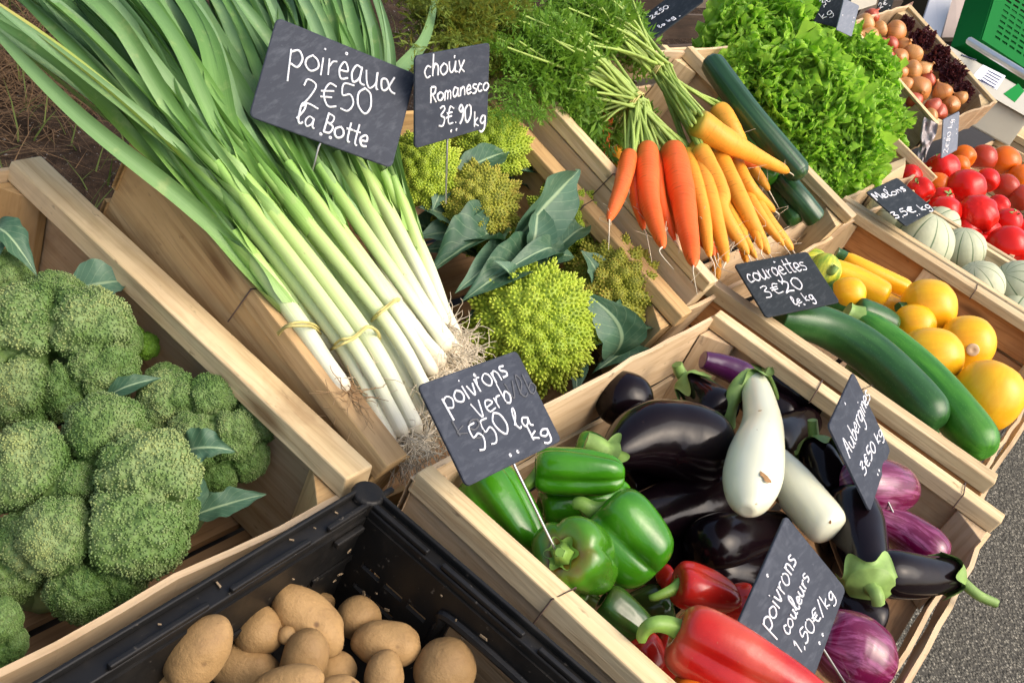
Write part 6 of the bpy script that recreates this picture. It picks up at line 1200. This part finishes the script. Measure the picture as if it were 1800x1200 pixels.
for i, ((x, y, r_, sh), lb) in enumerate(zip(ONI, ONL)):
    ctr = FO.Q(x, y, -.018); k = pxm(ctr); ax = nrm(RNG.normal(size=3) * A(1, 1, .7) + A(0, 0, .4)); Rr = r_ * k; mb = MB()
    lathe(mb, ctr - ax * Rr, ax, Rr * 2.3, Rr * 1.05, [(0, 0), (.01, .2), (.08, .6), (.25, .95), (.42, 1), (.62, .78), (.78, .36), (.88, .16), (.95, .13), (1.0, .17), (1, .02)], 26, 30, noise=.05, seed=i, lobes=lambda th, zz: 1 + .03 * np.cos(4 * th + i))
    tag(mb.build('shallot' if sh else 'onion', M_SHAL if sh else M_ONION), lb, 'shallot' if sh else 'onion', 'onions and shallots')
for c, r_, lb in [((1592, 42), 15, 'dark red lettuce at the back of the onion crate'), ((1622, 68), 20, 'dark red lettuce along the onions, second from the back'), ((1652, 100), 22, 'dark red lettuce in the middle of the right board'), ((1676, 128), 20, 'dark red lettuce with the pink-ribbed leaves'), ((1694, 160), 18, 'dark red lettuce in the front right corner of the onion crate')]:
    lettuce(lb, c, r_, 0, 16, M_LETTR, 'red lettuce', 'dark red lettuces', depth_=depth(FO.Q(*c, -.01)))

# ------------------------------------------------------------------ weighing scale with green basket
FS, e2_, ks = solve_pose([(1632, 62), (1800, 155), (1782, 196), (1655, 118)], .36, .10, pref=(-.75, -.1, .65), dist=2.95)
print('SCALE', e2_, ks, FS.o, FS.ex, FS.ez)
sw, sh_ = .36 * ks, .10 * ks
FS = Frame(FS.o, FS.ex, FS.ey, FS.ez); t_ = thing('weighing_scale', 'grey-beige weighing scale with green square and white label, carrying the green basket', 'scale', FS.w((0, -sh_ / 2, -.1)))
back = nrm(np.cross(FS.ex, A(0, 0, 1))); 
if back @ FWD < 0: back = -back
upw = A(0, 0, 1); ex = nrm(FS.ex - upw * (FS.ex @ upw))
F3 = Frame(FS.o, FS.ex, nrm(np.cross(np.cross(FS.ex, FS.ey), FS.ex)), FS.ez)
def quadbox(mb, P4, depthv):
    P = np.array(P4 + [p + depthv for p in P4]); mb.add(P, np.array([[0, 1, 2, 3], [7, 6, 5, 4], [0, 4, 5, 1], [1, 5, 6, 2], [2, 6, 7, 3], [3, 7, 4, 0]]))
tl, tr, br, bl = [FS.w((x * sw / 2, y * sh_ / 2, 0)) for x, y in ((-1.0, 1), (1.35, 1), (1.35, -1), (-.75, -1))]
dv = back * .30 - upw * .02
mb = MB(); quadbox(mb, [tl, tr, br, bl], dv); quadbox(mb, [bl + back * .02, br + back * .02, br + back * .02 - upw * .10, bl + back * .02 - upw * .10], back * .26); mb.build('casing', M_CASE, t_, smooth=False, bevel=.006)
def onface(pts, mat, name, lift=.0012, th=.002):
    m = MB(); q = [FS.Q(x, y, lift) for x, y in pts]; quadbox(m, q, -FS.ez * th * .5); return m.build(name, mat, t_, smooth=False)
onface([(1728, 114), (1768, 134), (1752, 158), (1708, 136)], M_PAPER, 'paper_label'); onface([(1790, 147), (1801, 160), (1784, 180), (1764, 165)], M_GREENP, 'green_square')
m = MB()
for k in range(5): a, b = FS.Q(1737 + k * -3.0, 124 + k * 4, .0035), FS.Q(1761 - k * 3.4, 137 + k * 4.2, .0035); m.tube([a, b], .0012, 4)
for (a, b) in (((1690, 97), (1716, 106)), ((1688, 113), (1702, 122)), ((1720, 140), (1748, 154))): m.tube([FS.Q(*a, .0025), FS.Q(*b, .0025)], .0020, 4)
m.build('print', M_INK, t_)
m = MB(); a, b = at(1704, 72, 3.0), at(1815, 140, 2.75); dvv = nrm(np.cross(b - a, FWD)); m.tube([a, b], .012, 8); m.build('steel_edge', M_CHROME, t_)
# basket: slotted green plastic tub, standing on the scale
FB, e3_, kb = solve_pose([(1764, -60), (1900, 40), (1862, 158), (1727, 72)], .38, .26, pref=(-.7, -.25, .6), dist=3.12)
bw, bh = .38 * kb, .26 * kb; t_ = thing('plastic_basket', 'bright green slotted plastic basket on the scale', 'basket', FB.w((0, -bh / 2, -.1)))
print('BASKET', e3_, kb, FB.ez)
hl = []
for r_ in range(11):
    for c_ in range(9):
        u = -bw / 2 + .045 + c_ * (bw - .07) / 9; v = -bh / 2 + .03 + r_ * (bh - .05) / 11; hl.append((u, u + (bw - .07) / 9 * .72, v, v + .007))
mb = MB(); panel(mb, FB.o, FB.ex, FB.ey, -FB.ez, -bw / 2, bw / 2, -bh / 2, bh / 2, .004, hl); mb.build('front', M_GREENP, t_, smooth=False)
mb = MB()
for s_ in (-1, 1): mb.box((s_ * bw / 2 - .003, -bh / 2, -.12), (s_ * bw / 2 + .003, bh / 2, -.0045), FB, jit=0)
mb.box((-bw / 2 + .004, -bh / 2, -.12), (bw / 2 - .004, -bh / 2 + .005, -.0045), FB, jit=0); mb.box((-bw / 2 + .004, -bh / 2 + .006, -.125), (bw / 2 - .004, bh / 2, -.119), FB, jit=0); mb.build('shell', M_GREENP, t_, smooth=False)
mb = MB(); mb.tube([FB.w((-bw / 2, bh / 2, 0)), FB.w((bw / 2, bh / 2, 0))], .007, 8); mb.build('rim', M_GREENP, t_)

# ------------------------------------------------------------------ boards and boxes at the top edge
def slab(name, label, cat, px4, d, th, mat, parts=None):
    q = [at(x, y, dd) for (x, y), dd in zip(px4, np.broadcast_to(d, 4))]; n_ = nrm(np.cross(q[1] - q[0], q[3] - q[0])); n_ = n_ if n_ @ FWD > 0 else -n_
    mb = MB(); quadbox(mb, q, n_ * th); return tag(mb.build(name, mat, smooth=False, bevel=.002), label, cat)
slab('foam_board', 'white board leaning beside the onion crate, lit along its edge', 'board', [(1640, -20), (1680, -20), (1652, 70), (1614, 62)], [3.3, 3.3, 3.2, 3.2], .03, M_WHITE)
slab('plywood_sheet', 'pinkish bare wooden panel with nails, behind the scale', 'panel', [(1680, -30), (1722, -20), (1682, 66), (1655, 66)], [3.55, 3.55, 3.4, 3.4], .02, M_PINKW)
slab('cardboard_flap', 'small salmon pink cardboard piece at the back of the onion crate', 'cardboard', [(1566, 22), (1606, 2), (1600, 18), (1560, 36)], [3.3, 3.35, 3.3, 3.25], .004, M_CARD)
slab('paper_sheet', 'cream paper sheet lining the back end of the onion crate', 'paper', [(1490, -6), (1545, -10), (1540, 8), (1496, 22)], [3.3, 3.4, 3.35, 3.25], .002, simple('cream_paper', (.55, .50, .38), .8))
t_ = thing('plastic_film', 'crumpled cloudy plastic film hanging beside the grey upright sign', 'film', at(1630, 290, 2.6)); mb = MB()
n = 40; G = np.zeros((n, 14, 3))
for i in range(n):
    t = i / (n - 1); x, y = 1637 - 25 * t, 212 + 92 * t; hw = 12 * (1 - .75 * t ** 1.5) + 2 * math.sin(t * 9)
    for j in range(14):
        u = j / 13 * 2 - 1; G[i, j] = at(x + hw * u, y + 6 * u, 2.62 + .018 * vnoise(A(u * 2.6, t * 7, 3.3)[None])[0])
mb.grid(G); mb.build('film', M_FOIL, t_)
# crate end and corner block behind the melons and tomatoes
slab('wooden_block', 'pale wooden corner block between lettuce and melons', 'wood block', [(1500, 312), (1592, 276), (1592, 290), (1520, 332)], [2.25, 2.35, 2.32, 2.2], .05, M_WOOD)
crate('pale crate standing end-on behind the mixed tomatoes at the right edge', Frame((3.55, -.02, .02), (1, 0, 0), (0, 1, 0), (0, 0, 1)), 0, .6, -.1, .40, H=.16, bat=.02, front=((-.15, -.01),), back=((-.15, -.01),), wires=())
mb = MB(); mb.box((2.40, .098, -.15), (3.42, .106, -.022)); tag(mb.build('partition_board', M_PLY, smooth=False), 'pale partition board between the red and the mixed tomatoes', 'board')
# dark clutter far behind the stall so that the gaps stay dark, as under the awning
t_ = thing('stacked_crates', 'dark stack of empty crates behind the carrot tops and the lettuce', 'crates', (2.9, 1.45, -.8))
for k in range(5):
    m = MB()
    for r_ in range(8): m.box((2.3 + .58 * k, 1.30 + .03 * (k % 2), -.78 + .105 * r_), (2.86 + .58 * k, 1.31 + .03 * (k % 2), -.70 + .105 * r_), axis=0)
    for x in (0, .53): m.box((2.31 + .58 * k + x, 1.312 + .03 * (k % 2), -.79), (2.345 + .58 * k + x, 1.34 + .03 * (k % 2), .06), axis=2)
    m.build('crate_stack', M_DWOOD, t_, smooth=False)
